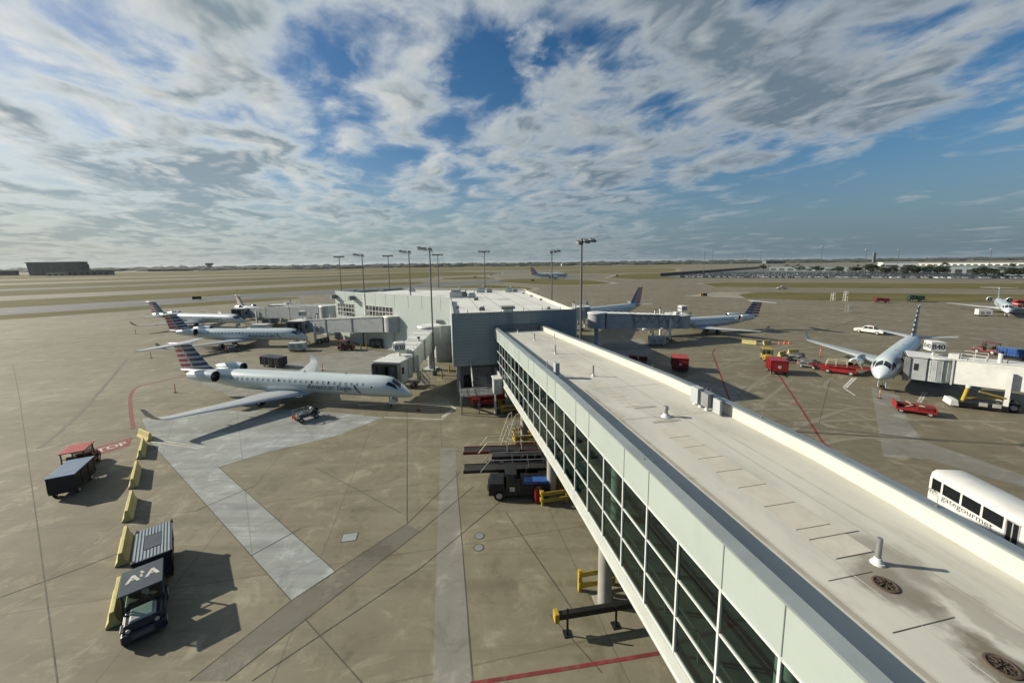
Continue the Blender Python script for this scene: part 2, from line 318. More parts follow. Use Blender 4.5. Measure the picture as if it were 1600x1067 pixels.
# apron concrete
def apron(name, colA, colB, lines=True, tone=.72, streak=.35, ang=R(11.2), slab=7.6):
    ma = bpy.data.materials.new(name); ma.use_nodes = True; nt = ma.node_tree; b = nt.nodes['Principled BSDF']
    g = nt.nodes.new('ShaderNodeNewGeometry'); p = g.outputs['Position']
    rp = nd(nt, 'ShaderNodeMapping', {'Vector': p, 'Rotation': (0,0,-ang)}).outputs[0]
    big = noise(nt, p, .022, 4, .55); mid = noise(nt, p, .16, 7, .62, .3); fine_ = noise(nt, p, 2.4, 7, .7)
    c = mixc(nt, sstep(nt, big, .36, .64), colA, colB)
    if name == 'apron_concrete':      # browner old pavement on the far side of the walkway
        c = mixc(nt, mth(nt, 'MULTIPLY', sstep(nt, mth(nt, 'MULTIPLY_ADD', big, 30.0, nd(nt, 'ShaderNodeSeparateXYZ', {0: p}).outputs[0]), 20, 60), .6), c, (.185,.15,.095))
    c = mixc(nt, mth(nt, 'MULTIPLY', sstep(nt, mid, .42, .70), .42), c, [x*.66 for x in colB])
    sv = nd(nt, 'ShaderNodeMapping', {'Vector': p, 'Rotation': (0,0,R(-52)), 'Scale': (.035, .62, 1)}).outputs[0]
    st = noise(nt, sv, 1.0, 6, .68, .25)
    c = mixc(nt, mth(nt, 'MULTIPLY', sstep(nt, st, .46, .72), streak), c, [x*.62 for x in colB])
    sv2 = nd(nt, 'ShaderNodeMapping', {'Vector': p, 'Rotation': (0,0,R(24)), 'Scale': (.03, .5, 1)}).outputs[0]
    c = mixc(nt, mth(nt, 'MULTIPLY', sstep(nt, noise(nt, sv2, 1.0, 6, .68, .3), .52, .74), streak*.8), c, [min(1, x*1.34) for x in colA])
    c = mixc(nt, mth(nt, 'MULTIPLY', sstep(nt, fine_, .35, .75), .25), c, [x*.72 for x in colA])
    wear = noise(nt, p, .42, 8, .72, .6)
    c = mixc(nt, mth(nt, 'MULTIPLY', sstep(nt, wear, .52, .66), .55), c, [min(1, x*1.55) for x in colA])
    c = mixc(nt, mth(nt, 'MULTIPLY', mth(nt, 'SUBTRACT', 1.0, sstep(nt, wear, .34, .48)), .50), c, [x*.60 for x in colB])
    wisp = nd(nt, 'ShaderNodeMapping', {'Vector': p, 'Rotation': (0,0,R(-38)), 'Scale': (.35, 1.5, 1)}).outputs[0]
    wz_ = noise(nt, wisp, .9, 9, .74, 1.1)
    c = mixc(nt, mth(nt, 'MULTIPLY', sstep(nt, wz_, .56, .70), .45), c, [min(1, x*1.6) for x in colA])
    c = mixc(nt, mth(nt, 'MULTIPLY', sstep(nt, noise(nt, p, .075, 6, .6, .5), .50, .68), .45), c, [colB[0]*.72, colB[1]*.66, colB[2]*.58])
    spots = noise(nt, p, .55, 3, .5)
    c = mixc(nt, mth(nt, 'MULTIPLY', sstep(nt, spots, .67, .76), .55), c, [x*.4 for x in colB])
    if lines:
        sp = nd(nt, 'ShaderNodeSeparateXYZ', {0: rp}).outputs
        wob = mth(nt, 'MULTIPLY', noise(nt, p, .8, 3), .08)
        dist = nd(nt, 'ShaderNodeVectorMath', {0: p, 1: (0,40,0)}, operation='DISTANCE').outputs['Value']
        near = mth(nt, 'SUBTRACT', 1.0, sstep(nt, dist, 40, 150))
        cell = []
        tot = None
        for k in (0, 1):
            q = mth(nt, 'DIVIDE', mth(nt, 'ADD', sp[k], wob), slab); cell.append(mth(nt, 'FLOOR', q))
            d_ = mth(nt, 'ABSOLUTE', mth(nt, 'SUBTRACT', mth(nt, 'FRACT', q), .5))
            l = mth(nt, 'SUBTRACT', 1.0, sstep(nt, mth(nt, 'SUBTRACT', .5, d_), .003, .0085))
            tot = l if tot is None else mth(nt, 'MAXIMUM', tot, l)
        wn = nd(nt, 'ShaderNodeTexWhiteNoise', {'Vector': nd(nt, 'ShaderNodeCombineXYZ', {0: cell[0], 1: cell[1]}).outputs[0]}, noise_dimensions='2D').outputs[0]
        c = mixc(nt, mth(nt, 'MULTIPLY', wn, .20), c, [x*.62 for x in colA])
        c = mixc(nt, mth(nt, 'MULTIPLY', mth(nt, 'MULTIPLY', tot, near), .34), c, [x*.28 for x in colB])
    if tone != 1: c = mixc(nt, 1.0, c, (tone,)*3, 'MULTIPLY')
    nt.links.new(c, b.inputs['Base Color']); b.inputs['Roughness'].default_value = .72; b.inputs['Specular IOR Level'].default_value = .35
    rr = mth(nt, 'MULTIPLY_ADD', mid, .35, .5); nt.links.new(rr, b.inputs['Roughness'])
    bp = nd(nt, 'ShaderNodeBump', {'Height': fine_, 'Strength': .18, 'Distance': .01}); nt.links.new(bp.outputs[0], b.inputs['Normal'])
    return ma
M['apron'] = apron('apron_concrete', (.262,.242,.168), (.198,.172,.108), streak=.55)
M['patch'] = apron('pale_new_concrete', (.385,.415,.395), (.29,.305,.285), lines=True, streak=.85, ang=R(37), slab=6.1)
M['patch2'] = apron('pale_slab', (.27,.265,.23), (.235,.23,.195), lines=False)
M['oldslab'] = apron('stained_slab', (.185,.175,.135), (.14,.125,.09), lines=False)
M['asphalt'] = apron('runway_asphalt', (.17,.175,.17), (.13,.135,.13), lines=False)
M['taxi'] = apron('taxiway_concrete', (.25,.23,.18), (.21,.19,.145), lines=False)
M['taxibright'] = apron('bright_taxi_shoulder', (.35,.325,.25), (.29,.265,.20), lines=False)
def grass(name, a, b_):
    ma = bpy.data.materials.new(name); ma.use_nodes = True; nt = ma.node_tree; b = nt.nodes['Principled BSDF']
    p = nt.nodes.new('ShaderNodeNewGeometry').outputs['Position']
    c = mixc(nt, sstep(nt, noise(nt, p, .03, 6, .65, .4), .35, .65), a, b_)
    c = mixc(nt, mth(nt, 'MULTIPLY', noise(nt, p, .7, 6, .7), .5), c, [x*.55 for x in a])
    sv = nd(nt, 'ShaderNodeMapping', {'Vector': p, 'Rotation': (0,0,R(-47)), 'Scale': (.012, .16, 1)}).outputs[0]
    c = mixc(nt, mth(nt, 'MULTIPLY', sstep(nt, noise(nt, sv, 1, 5, .6), .45, .7), .5), c, [x*1.35 for x in b_])
    nt.links.new(c, b.inputs['Base Color']); b.inputs['Roughness'].default_value = .95; b.inputs['Specular IOR Level'].default_value = .1
    return ma
M['grass'] = grass('airfield_grass', (.088,.086,.028), (.128,.111,.045))
M['drygrass'] = grass('dry_far_grass', (.12,.108,.048), (.145,.128,.066))
M['redline'] = mat('red_marking_paint', (.21,.028,.028), .7, var=.25, dirt=(.19,.13,.09), dirt_amt=.8, dirt_scale=1.1)
M['whiteline'] = mat('white_marking_paint', (.62,.61,.55), .7, var=.12, dirt=(.28,.26,.20), dirt_amt=.8, dirt_scale=.8)
M['fadeline'] = mat('worn_tyre_polish', (.24,.222,.165), .7, var=.12, dirt=(.22,.20,.15), dirt_amt=.95, dirt_scale=.35)
M['darkline'] = mat('joint_sealant', (.085,.08,.06), .8, var=.2, dirt=(.20,.18,.13), dirt_amt=.6)
M['skid'] = mat('rubber_scrub', (.13,.12,.09), .7, var=.15, dirt=(.22,.20,.15), dirt_amt=.95, dirt_scale=.5)
M['foliage'] = mat('tree_leaves', (.028,.042,.016), .8, var=.45, scale=.8)
M['farwood'] = mat('far_wood_leaves', (.03,.042,.03), .9, var=.35, scale=.02)
M['bark'] = mat('bark', (.07,.055,.04), .9, var=.3)

# ---------------------------------------------------------------- ground
ZK = [0]
def sheet(name, poly, z, m, kind='structure'):
    if z > .0135: z += ZK[0]*.003; ZK[0] += 1
    g = MB(); g.face([(x, y, z) for x, y in poly]); o = g.build(name, m, recalc=False)
    if o.data.polygons[0].normal.z < 0: o.data.flip_normals()
    o['kind'] = kind; return o
sheet('ground', [(-9000,-600),(9000,-600),(9000,14000),(-9000,14000)], 0, M['apron'])
def ribbon(pts, wd, z=0.012, mb=None):
    mb = mb or MB(); P_ = [Vector((p[0], p[1])) for p in pts]
    L = []; Rr = []
    for i, p in enumerate(P_):
        d = (P_[min(i+1, len(P_)-1)]-P_[max(i-1, 0)]).normalized(); n = Vector((-d.y, d.x))*wd/2
        L.append((p.x+n.x, p.y+n.y, z)); Rr.append((p.x-n.x, p.y-n.y, z))
    for i in range(len(P_)-1): mb.face([Rr[i], Rr[i+1], L[i+1], L[i]])
    return mb
def smooth(pts, n=10):
    P_ = [Vector((p[0], p[1])) for p in pts]; P_ = [P_[0]*2-P_[1]]+P_+[P_[-1]*2-P_[-2]]; o = []
    for i in range(1, len(P_)-2):
        a, b, c, d = P_[i-1:i+3]
        for k in range(n):
            t = k/n; o.append(.5*((2*b)+(c-a)*t+(2*a-5*b+4*c-d)*t*t+(3*b-a-3*c+d)*t**3))
    o.append(P_[-2]); return o
def mark(name, lines, wd, m, z=0.012):
    mb = MB()
    for i, l in enumerate(lines): ribbon(l, wd, z+i*.0004, mb)
    o = mb.build(name, m, recalc=False); return structure(o)

# airfield bands on the left: long strips that run to the upper right
def band(name, p0, p1, u0, u1, z, m, skew=0):
    a = R(47); e = Vector((math.cos(a), math.sin(a))); q = Vector((-math.sin(a), math.cos(a)))
    pts = [e*u0+q*p0, e*(u1)+q*p0, e*(u1+skew)+q*p1, e*u0+q*p1]
    n = 8; mid = (p0+p1)/2; rr = (p1-p0)/2
    pts = [e*u0+q*p0]+[e*(u1+skew*(k/n)+rr*1.4*math.sin(math.pi*k/n))+q*(mid-rr*math.cos(math.pi*k/n)) for k in range(n+1)]+[e*u0+q*p1]
    return sheet(name, [(v.x, v.y) for v in pts], z, m)
band('grass_strip', 224, 246, -700, 60, .02, M['grass'])
band('runway', 247, 291, -900, 420, .016, M['asphalt'])
band('grass_strip', 292, 357, -900, 170, .02, M['grass'])
band('taxiway', 360, 416, -900, 600, .016, M['taxi'])
band('grass_strip', 417, 513, -1000, 260, .02, M['grass'])
band('runway', 516, 558, -1000, 900, .016, M['asphalt'])
band('grass_strip', 560, 690, -1200, 420, .02, M['grass'])
band('taxiway', 693, 770, -1200, 900, .016, M['taxi'])
band('grass_strip', 772, 960, -1400, 900, .02, M['drygrass'])
band('taxiway', 963, 1030, -1500, 1200, .016, M['taxibright'])
band('grass_strip', 1033, 1900, -2200, 1500, .02, M['drygrass'])
def blobpoly(name, pts, m, z=.02, border=6):
    s = [(v.x, v.y) for v in smooth(pts+[pts[0]], 6)[:-1]]
    c = Vector((sum(x for x, y in s)/len(s), sum(y for x, y in s)/len(s)))
    if border: sheet('taxiway_shoulder', [tuple(c+(Vector(p)-c)*(1+border/max(8, (Vector(p)-c).length))) for p in s], z-.008, M['taxibright'])
    return sheet(name, s, z, m)
blobpoly('grass_island', [(-14,375),(-2,422),(67,400),(85,327),(55,305),(21,318)], M['grass'])
blobpoly('grass_island', [(-89,483),(-41,505),(-20,446),(-71,436)], M['grass'])
blobpoly('grass_island', [(110,436),(172,560),(300,600),(300,420),(159,388),(122,400)], M['grass'])
blobpoly('grass_island', [(-64,290),(-26,318),(6,290),(14,264),(-1,246),(-44,263)], M['grass'])
blobpoly('grass_island', [(-300,640),(-180,860),(-20,700),(-110,560)], M['grass'])
blobpoly('grass_island', [(60,620),(160,900),(420,1050),(260,640)], M['drygrass'], border=10)
blobpoly('grass_island', [(-420,1050),(-200,1500),(900,1900),(500,1250),(100,1000)], M['drygrass'], border=12)
sheet('grass_strip', [(138,258),(150,305),(180,318),(353,262),(640,160),(560,110),(283,210),(205,231)], .02, M['grass'])
sheet('grass_strip', [(113,183),(120,200),(140,214),(195,200),(248,183),(420,110),(380,80),(246,131),(204,151),(164,160),(134,171)], .02, M['grass'])
sheet('taxiway_shoulder', [(88,196),(120,220),(139,216),(119,200),(111,180)], .014, M['taxibright'])
sheet('taxiway_shoulder', [(137,254),(148,307),(182,322),(356,266),(352,262.5),(180,317),(151,304),(139,258)], .014, M['taxibright'])
sheet('taxiway_shoulder', [(136,256),(283,207),(560,107),(562,111),(284,211),(140,260)], .0145, M['taxibright'])
sheet('parking_lot', [(178,412),(366,341),(409,306),(700,190),(1100,500),(760,1100),(545,845),(182,463)], .022, M['asphalt'])
# paler concrete on the apron, with one sunlit area painted pale too
sheet('concrete_slab', [(-44.50,43.74),(-37.93,45.94),(-25.90,46.00),(-15.34,43.30),(-19.12,38.35),(-23.87,35.15),(-26.64,32.39),(-10.59,20.44),(-12.14,18.52),(-37.42,37.34)], .004, M['patch'])
sheet('concrete_slab', [(-7.21,35.54),(-5.70,35.50),(-1.93,14.32),(-3.5,9),(-4.6,9),(-3.62,14.34)], .004, M['patch2'])
sheet('concrete_slab', [(50.94,52.31),(51.29,48.85),(48.59,45.46),(44.36,40.90),(40.71,36.00),(42.53,29.72),(60,22),(46,19),(37.49,32.44),(33.96,32.98)], .004, M['patch2'])
sheet('concrete_slab', [(23.93,60.40),(25.25,56.24),(33.47,52.92),(28.29,46.98),(21.75,44.59),(18.80,51.76)], .004, M['patch2'])
sheet('concrete_slab', [(-50.99,58.73),(-33.26,80.61),(-14.85,71.43),(-24.82,59.45),(-30.82,46.15)], .004, M['patch2'])
sheet('concrete_slab', [(19.51,88.05),(29.85,87.46),(29.04,75.71),(23.58,68.72),(17.72,74.04)], .004, M['patch2'])  # pale sheet painting a sunlit area, no slab of its own
# painted lines and worn tracks
mark('red_line', [[(41.72,76.82),(39.20,73.01),(37.11,68.12),(32.10,56.63),(28.19,47.67),(26,42),(22,33)], [(50.75,72.46),(48.33,70.51),(46.68,67.69),(37.18,48.58),(30.79,35.97),(30,33),(27,26)]], .24, M['redline'])
mark('red_line', [[(-1.98,14.30),(2.25,14.88),(6.64,15.51),(9,17)]], .17, M['redline'])
mark('red_line', [smooth([(-42.72,40.85),(-48.80,46.68),(-54.13,52.06),(-56.67,55.49),(-56.37,57.95),(-54.01,62.36)])], .36, M['redline'])
mark('white_line', [[(-37.69,37.63),(-30.65,35.82)], [(-37.83,38.07),(-30.84,36.22)]], .12, M['whiteline'])
mark('white_line', [[(-20.00,47.34),(-13.50,47.82),(-8.43,47.44),(-7.20,45.87),(-8.36,42.54),(-15.34,43.30)], [(-8.06,47.20),(-7.44,45.87),(-8.47,43.11)]], .2, M['whiteline'])
mark('white_line', [[(47.02,51.89),(52.63,56.52)], [(46.91,52.17),(52.15,56.53)], [(46.67,51.90),(45.52,48.79)]], .22, M['whiteline'])
mark('white_line', [[(51.19,46.26),(55.90,49.97)], [(51.27,46.04),(56.05,49.71)]], .18, M['whiteline'])
mark('white_line', [[(-55.19,47.74),(-56.77,54.33)]], .14, M['fadeline'])
fl = [smooth([(26.07,55.90),(35.59,62.60),(58.62,75.96),(83.17,80.93)]), smooth([(28.08,58.12),(40.88,67.95),(58.20,79.02)]), smooth([(24.53,42.55),(35.55,54.02),(45.05,62.21)]),
      smooth([(24.97,40.74),(33.55,48.21),(43.28,56.87)]), smooth([(23.29,44.54),(38.53,44.09),(40.45,41.19)]), smooth([(31.30,40.56),(43.27,41.11),(55.44,39.91)]), smooth([(22.75,34.83),(40.04,44.05),(44.54,43.92)]),
      smooth([(49.02,56.65),(44.44,52.26),(45.02,48.81),(46.95,46.40)]), smooth([(22.43,32.44),(34.20,36.58),(40.42,35.73)]), smooth([(101.21,112.29),(101.29,95.75),(101.61,84.84)]), smooth([(94.09,146.20),(118.37,139.70),(127.81,121.38)])]
mark('worn_track', fl, .5, M['fadeline'], .006)
sk = [smooth([(39.73,116.97),(87.30,172.15),(138.26,181.90)]), smooth([(18.22,153.65),(20.50,241.91),(94.53,350.94),(128.58,254.44)]), smooth([(65.59,149.00),(151.23,264.17),(182.84,216.90),(189.87,160.36)]), smooth([(66.70,103.07),(104.86,102.58),(122.91,89.91)]),
      smooth([(21.14,41.72),(33.47,38.85),(42.89,35.67)]), smooth([(44.90,177.02),(96.39,260.03),(81.30,301.62),(36.42,239.46)]), smooth([(-103.82,75.47),(-108.18,87.76),(-103.41,99.32)]), smooth([(-145.28,106.59),(-159.12,132.11),(-145.27,147.94)]), smooth([(-48.00,36.49),(-55.04,46.86),(-76.65,74.24)]),
      smooth([(66.42,114.94),(71.51,93.11),(103.00,112.15)])]
mark('tyre_track', sk, .42, M['skid'], .008)
mark('slab_joint', [[(-68.10,50.72),(-32.55,23.96),(-20.07,14.51)],[(-37.42,37.34),(-12.14,18.52)],[(-26.64,32.39),(-10.59,20.44)],[(-12.14,18.52),(-10.59,20.44)],[(-5.03,31.30),(-1.87,14.32)],[(55.32,63.80),(34.09,40.49)],[(1.80,17.51),(3.79,14.70)],[(-26.64,32.39),(-23.72,35.40)],[(-14.33,14.55),(-12.14,18.52),(-7.51,24.57),(-4.64,31.29)],[(-12.72,14.53),(-6.43,23.79),(-3.29,28.96)],[(-11.56,14.52),(-5.67,20.61),(-0.16,28.20)],[(-10.84,17.45),(-6.68,14.37)],[(-17.87,32.21),(-8.30,25.76)],[(-13.24,45.63),(-7.51,24.57)],[(-28.48,18.93),(-26.58,20.66),(-25.10,22.22)],[(-23.83,26.10),(-21.50,29.31)],[(-16.54,21.77),(-14.76,24.24)],[(-94.35,70.18),(-68.10,50.72)],[(-0.63,25.70),(3.12,17.49)]], .055, M['darkline'], .007)
sheet('concrete_slab', [(-14.33,14.55),(-12.14,18.52),(-7.51,24.57),(-6.43,23.79),(-12.72,14.53)], .0045, M['oldslab'])
# STOP box
sx, sy = (-42.44,35.97), (-40.85,38.74)
ga = MB(); A_ = Vector((-42.75,35.84)); B_ = Vector((-40.71,38.74)); C_ = Vector((-39.15,36.83)); D_ = Vector((-40.69,33.94))
stop = sheet('stop_marking', [tuple(A_),tuple(B_),tuple(C_),tuple(D_)], .011, M['redline'])
ex = (B_-A_).normalized(); Mx = Matrix(((ex.x,-ex.y,0,0),(ex.y,ex.x,0,0),(0,0,1,.016),(0,0,0,1)))
cc = (A_+B_+C_+D_)/4; Mx[0][3] = cc.x; Mx[1][3] = cc.y
t_ = text_obj('stop_lettering', 'STOP', 1.5, Mx, M['whiteline'], width=(B_-A_).length*.74, bold=.05); structure(t_)

# ---------------------------------------------------------------- elevated walkway
WRZ = math.atan2(.19485, .98083)
WK = thing('elevated_walkway', 'long elevated glazed walkway with white roof, leading from the foreground to the terminal', 'walkway', (0,0,0), WRZ)
def zd(s): return -.0325*max(0, s-22)
ENDS = 49.55
def nR(s):
    pts = [(-14,13.3),(0,13.6),(6,14.2),(9,14.6),(12,14.85),(20,14.9),(30,14.5),(40,13.95),(50,13.6)]
    for (a, u), (b, v) in zip(pts[:-1], pts[1:]):
        if a <= s <= b: return u+(v-u)*(s-a)/(b-a)
    return pts[-1][1]
SS = [-12,-6,0,3,6,9,12,16,20,22,26,30,35,40,45,ENDS]
def strip(mb, prof, m=0, ss=SS, right=False, closed=True):   # profile (n,z) swept along s; n measured from the right edge when right
    rs = []
    for s in ss:
        rs.append([((nR(s)+a if right else a), s, z+zd(s)) for a, z in prof])
    if closed: mb.rings(rs, m)
    else:
        for r0, r1 in zip(rs[:-1], rs[1:]):
            for i in range(len(prof)-1): mb.face([r0[i], r0[i+1], r1[i+1], r1[i]], m)
# roof sheet with its seams and patches laid on it
rf = MB()
for s0, s1 in zip(SS[:-1], SS[1:]):
    rf.face([(7.72,s0,9.9+zd(s0)),(nR(s0),s0,9.9+zd(s0)),(nR(s1),s1,9.9+zd(s1)),(7.72,s1,9.9+zd(s1))])
def rq(n0, n1, s0, s1, m, dz=.006):
    brk = [s0]+[s for s in (22,) if s0 < s < s1]+[s1]
    for a, b in zip(brk[:-1], brk[1:]):
        rf.face([(n0,a,9.9+zd(a)+dz),(n1,a,9.9+zd(a)+dz),(n1,b,9.9+zd(b)+dz),(n0,b,9.9+zd(b)+dz)], m)
rq(9.05, 9.22, -12, 22.4, 1, .004); rq(9.02, 9.06, -12, ENDS, 2, .005); rq(9.25, 9.27, -12, 30, 2, .005)
rq(12.35, 12.38, -12, ENDS-.2, 1, .004); rq(12.42,12.44,-12,ENDS-.2,2,.005); rq(13.1, 13.22, -12, 18, 2, .005); rq(11.28,11.30,9,ENDS-4,2,.0045)
rq(7.75, 14.4, 22.2, 22.3, 2, .008); rq(8.3, 14.6, 17.3, 17.38, 2, .008); rq(7.75, 9.0, 13.2, 13.24, 2, .008)
rq(10.4,12.2,8.28,8.31,4,.009); rq(10.3,10.34,3.5,8.3,2,.008); rq(9.5,10.9,7.0,7.018,4,.009); rq(9.5,11.3,5.6,5.618,4,.009); rq(12.3,12.32,3,8,2,.008); rq(10.6,11.9,18.55,18.75,1,.009); rq(10.55,12.1,16.6,16.8,1,.009)
k = 0; s = 15.9
while s > 8.6:
    ln = .92+.035*k
    rq(10.35+.03*k*.5, 11.35+.05*k, s-ln, s, 3, .007); rq(10.32+.03*k*.5, 11.37+.05*k, s-ln-.018, s-ln+.004, 4, .011)
    s -= ln; k += 1
for k in range(26):
    s = 18.9+k*1.05
    if 21.7 < s < 22.8: continue
    rq(10.15, 11.1, s, s+.05, 1, .007); rq(10.15, 11.1, s-.5, s, 3, .006) if k % 3 else None
rf.build('roof', [M['roof'], M['roofseam'], M['roofseam2'], M['roofpatch'], M['darkline']], WK, recalc=False)
# left fascia, coping, sills
mb = MB(); strip(mb, [(7.40,9.05),(7.40,10.42),(7.46,10.46),(7.60,10.46),(7.60,9.05)])
mb.build('upper_fascia', M['ltgreen'], WK)
mb = MB(); ks = 0; s = .69
while s < 47:
    mb = MB(); mb.box(7.386, 7.4, s-.012, s+.012, 9.07+zd(s), 10.40+zd(s)); mb.build('panel_joint', M['joint'], WK); s += 3.72 if ks % 2 else 1.86; ks += 1
mb = MB(); strip(mb, [(7.36,10.40),(7.36,10.47),(7.72,10.54),(7.75,10.46),(7.47,10.468),(7.40,10.44)])
mb.build('coping', M['coping'], WK, label='grey metal coping along the left edge')
mb = MB(); strip(mb, [(7.605,9.05),(7.605,10.44),(7.715,10.44),(7.715,9.3),(8.2,9.3),(8.2,9.05)]); mb.build('parapet', M['whiteparapet'], WK)
mb = MB(); strip(mb, [(7.36,4.16),(7.36,4.22),(7.40,4.26),(7.40,4.90),(7.34,4.90),(7.34,4.97),(7.60,4.97),(7.60,4.16)]); mb.build('lower_fascia', M['sill'], WK)
# right parapet and wall
mb = MB(); strip(mb, [(0,9.6),(0,10.46),(.10,10.46),(.10,9.6)], 0, right=True); mb.build('parapet', M['whiteparapet'], WK)
mb = MB(); strip(mb, [(-.03,10.46),(-.03,10.52),(.05,10.54),(.46,10.50),(.46,10.40),(.40,10.40),(.40,10.46)], 0, right=True); mb.build('coping', M['coping'], WK, label='grey metal coping along the right edge')
mb = MB(); strip(mb, [(.12,9.05),(.12,10.455),(.39,10.455),(.39,9.05)], 0, right=True); strip(mb, [(.12,4.16),(.12,4.97),(.39,4.97),(.39,4.16)], 0, right=True); mb.build('right_wall', M['ltgreen'], WK)
# floor, ceiling, soffit
mb = MB(); strip(mb, [(7.62,4.7),(7.62,4.86),(.1,4.86),(.1,4.7)], 0); mb = MB()
for s0, s1 in zip(SS[:-1], SS[1:]):
    for z0, z1 in ((4.72, 4.86),):
        mb.hexa([(7.61,s0,z0+zd(s0)),(nR(s0)+.11,s0,z0+zd(s0)),(nR(s1)+.11,s1,z0+zd(s1)),(7.61,s1,z0+zd(s1)),(7.61,s0,z1+zd(s0)),(nR(s0)+.11,s0,z1+zd(s0)),(nR(s1)+.11,s1,z1+zd(s1)),(7.61,s1,z1+zd(s1))])
mb.build('floor', M['floor'], WK)
mb = MB()
for s0, s1 in zip(SS[:-1], SS[1:]):
    z0, z1 = 9.30, 9.42
    mb.hexa([(8.21,s0,z0+zd(s0)),(nR(s0)-.01,s0,z0+zd(s0)),(nR(s1)-.01,s1,z0+zd(s1)),(8.21,s1,z0+zd(s1)),(8.21,s0,z1+zd(s0)),(nR(s0)-.01,s0,z1+zd(s0)),(nR(s1)-.01,s1,z1+zd(s1)),(8.21,s1,z1+zd(s1))])
mb.build('ceiling', M['ceil'], WK)
mb = MB()
for s0, s1 in zip(SS[:-1], SS[1:]):
    z0, z1 = 4.17, 4.3
    mb.hexa([(7.61,s0,z0+zd(s0)),(nR(s0)+.11,s0,z0+zd(s0)),(nR(s1)+.11,s1,z0+zd(s1)),(7.61,s1,z0+zd(s1)),(7.61,s0,z1+zd(s0)),(nR(s0)+.11,s0,z1+zd(s0)),(nR(s1)+.11,s1,z1+zd(s1)),(7.61,s1,z1+zd(s1))])
mb.build('soffit', M['offwhite'], WK)
mb = MB(); mb.box(7.42, nR(-12)+.38, -12.2, -12.01, 4.2, 10.4); mb.build('end_wall', M['ltgreen'], WK)
# glazing: one window per bay, three panes high
RZ = [4.97, 6.33, 7.69, 9.05]
for k in range(-6, 24):
    s0 = 2.62+1.86*k-.06; s1 = s0+1.86
    if s0 < -11.9: continue
    w_ = MB(); g_ = MB()
    for (a, b, c, d) in ((7.36, 7.47, s0-.035, s0+.035),):
        w_.hexa([(a,c,4.97+zd(c)),(b,c,4.97+zd(c)),(b,d,4.97+zd(d)),(a,d,4.97+zd(d)),(a,c,9.05+zd(c)),(b,c,9.05+zd(c)),(b,d,9.05+zd(d)),(a,d,9.05+zd(d))])
    for i, z in enumerate(RZ):
        h = .03 if 0 < i < 3 else .035; c, d = s0+.036, s1-.036
        z_ = z+(.036 if i == 0 else -.036 if i == 3 else 0)
        w_.hexa([(7.375,c,z_-h+zd(c)),(7.465,c,z_-h+zd(c)),(7.465,d,z_-h+zd(d)),(7.375,d,z_-h+zd(d)),(7.375,c,z_+h+zd(c)),(7.465,c,z_+h+zd(c)),(7.465,d,z_+h+zd(d)),(7.375,d,z_+h+zd(d))])
    fr = w_.build('window', M['mullion'], WK)
    for z0, z1 in zip(RZ[:-1], RZ[1:]):
        e0, e1 = s0+.03, s1-.03
        jx = random.uniform(-.006, .006); jz = random.uniform(-.006, .006)
        g_.face([(7.42-jx+jz,e1,z0+.03+zd(e1)),(7.42+jx+jz,e0,z0+.03+zd(e0)),(7.42+jx-jz,e0,z1-.03+zd(e0)),(7.42-jx-jz,e1,z1-.03+zd(e1))])
    g_.build('pane', M['glass'], fr, recalc=False)
# right-hand glazing, seen from inside and from the far side
mb = MB(); gl = MB()
sv = [-11.9+1.86*i for i in range(33)]
for s in sv:
    x = nR(s)+.2; mb.box(x, x+.1, s-.035, s+.035, 4.98+zd(s), 9.04+zd(s))
for s0, s1 in zip(sv[:-1], sv[1:]):
    a, b = nR(s0)+.25, nR(s1)+.25
    gl.face([(a,s0+.04,4.98+zd(s0)),(b,s1-.04,4.98+zd(s1)),(b,s1-.04,9.04+zd(s1)),(a,s0+.04,9.04+zd(s0))])
fr = mb.build('far_glazing_frame', M['mullion'], WK); gl.build('pane', M['glass'], fr, recalc=False)
# corridor furniture glimpsed through the glass
mb = MB()
for s in [-4,2,8,14,20,27,34,41]:
    mb.box(13.0, 13.7, s, s+2.6, 4.87+zd(s+2), 5.35+zd(s)); mb.box(13.6, 13.75, s, s+2.6, 5.36+zd(s), 5.8+zd(s))
mb.build('bench', M['midgrey'], WK)
mb = MB(); strip(mb, [(8.0,5.86),(8.0,5.92),(8.06,5.92),(8.06,5.86)])
for s in [x*1.86-9 for x in range(30)]: mb.box(8.01, 8.05, s, s+.05, 4.87+zd(s), 5.86+zd(s))
mb.build('handrail', M['steel'], WK)
for i, s in enumerate([-2.6, 7.2, 16.9, 26.4, 35.7, 44.4]):
    mb = MB(); mb.tube((8.2,s,-.02), (8.2,s,4.16+zd(s)), .36, .36, 22); mb.box(7.7,8.7,s-.5,s+.5,-.02,.06); mb.build('column', M['concrete'], WK, smooth=True)
    mb = MB(); mb.tube((13.2,s,-.02), (13.2,s,4.16+zd(s)), .36, .36, 22); mb.build('column', M['concrete'], WK, smooth=True)
    mb = MB(); mb.tube((8.75,s,4.87+zd(s)), (8.75,s,9.29+zd(s)), .3, .3, 20); mb.build('inner_column', M['offwhite'], WK, smooth=True)
    mb = MB(); mb.box(7.62, nR(s)+.1, s-.3, s+.3, 3.75+zd(s), 4.155+zd(s)-.01); mb.build('cross_beam', M['offwhite'], WK)
# white drain pipes slung under the left edge
for s0, s1 in ((22.0,27.2),(31.5,35.0)):
    mb = MB(); mb.tube((7.62,s0,3.95), (7.62,s1,3.95+zd(s1)), .09, .09, 8)
    for k in range(5): t = s0+(s1-s0)*k/4; mb.tube((7.62,t-.06,3.95+zd(t)), (7.62,t+.06,3.95+zd(t)), .13, .13, 8)
    mb.build('drain_pipe', M['white'], WK, smooth=True)
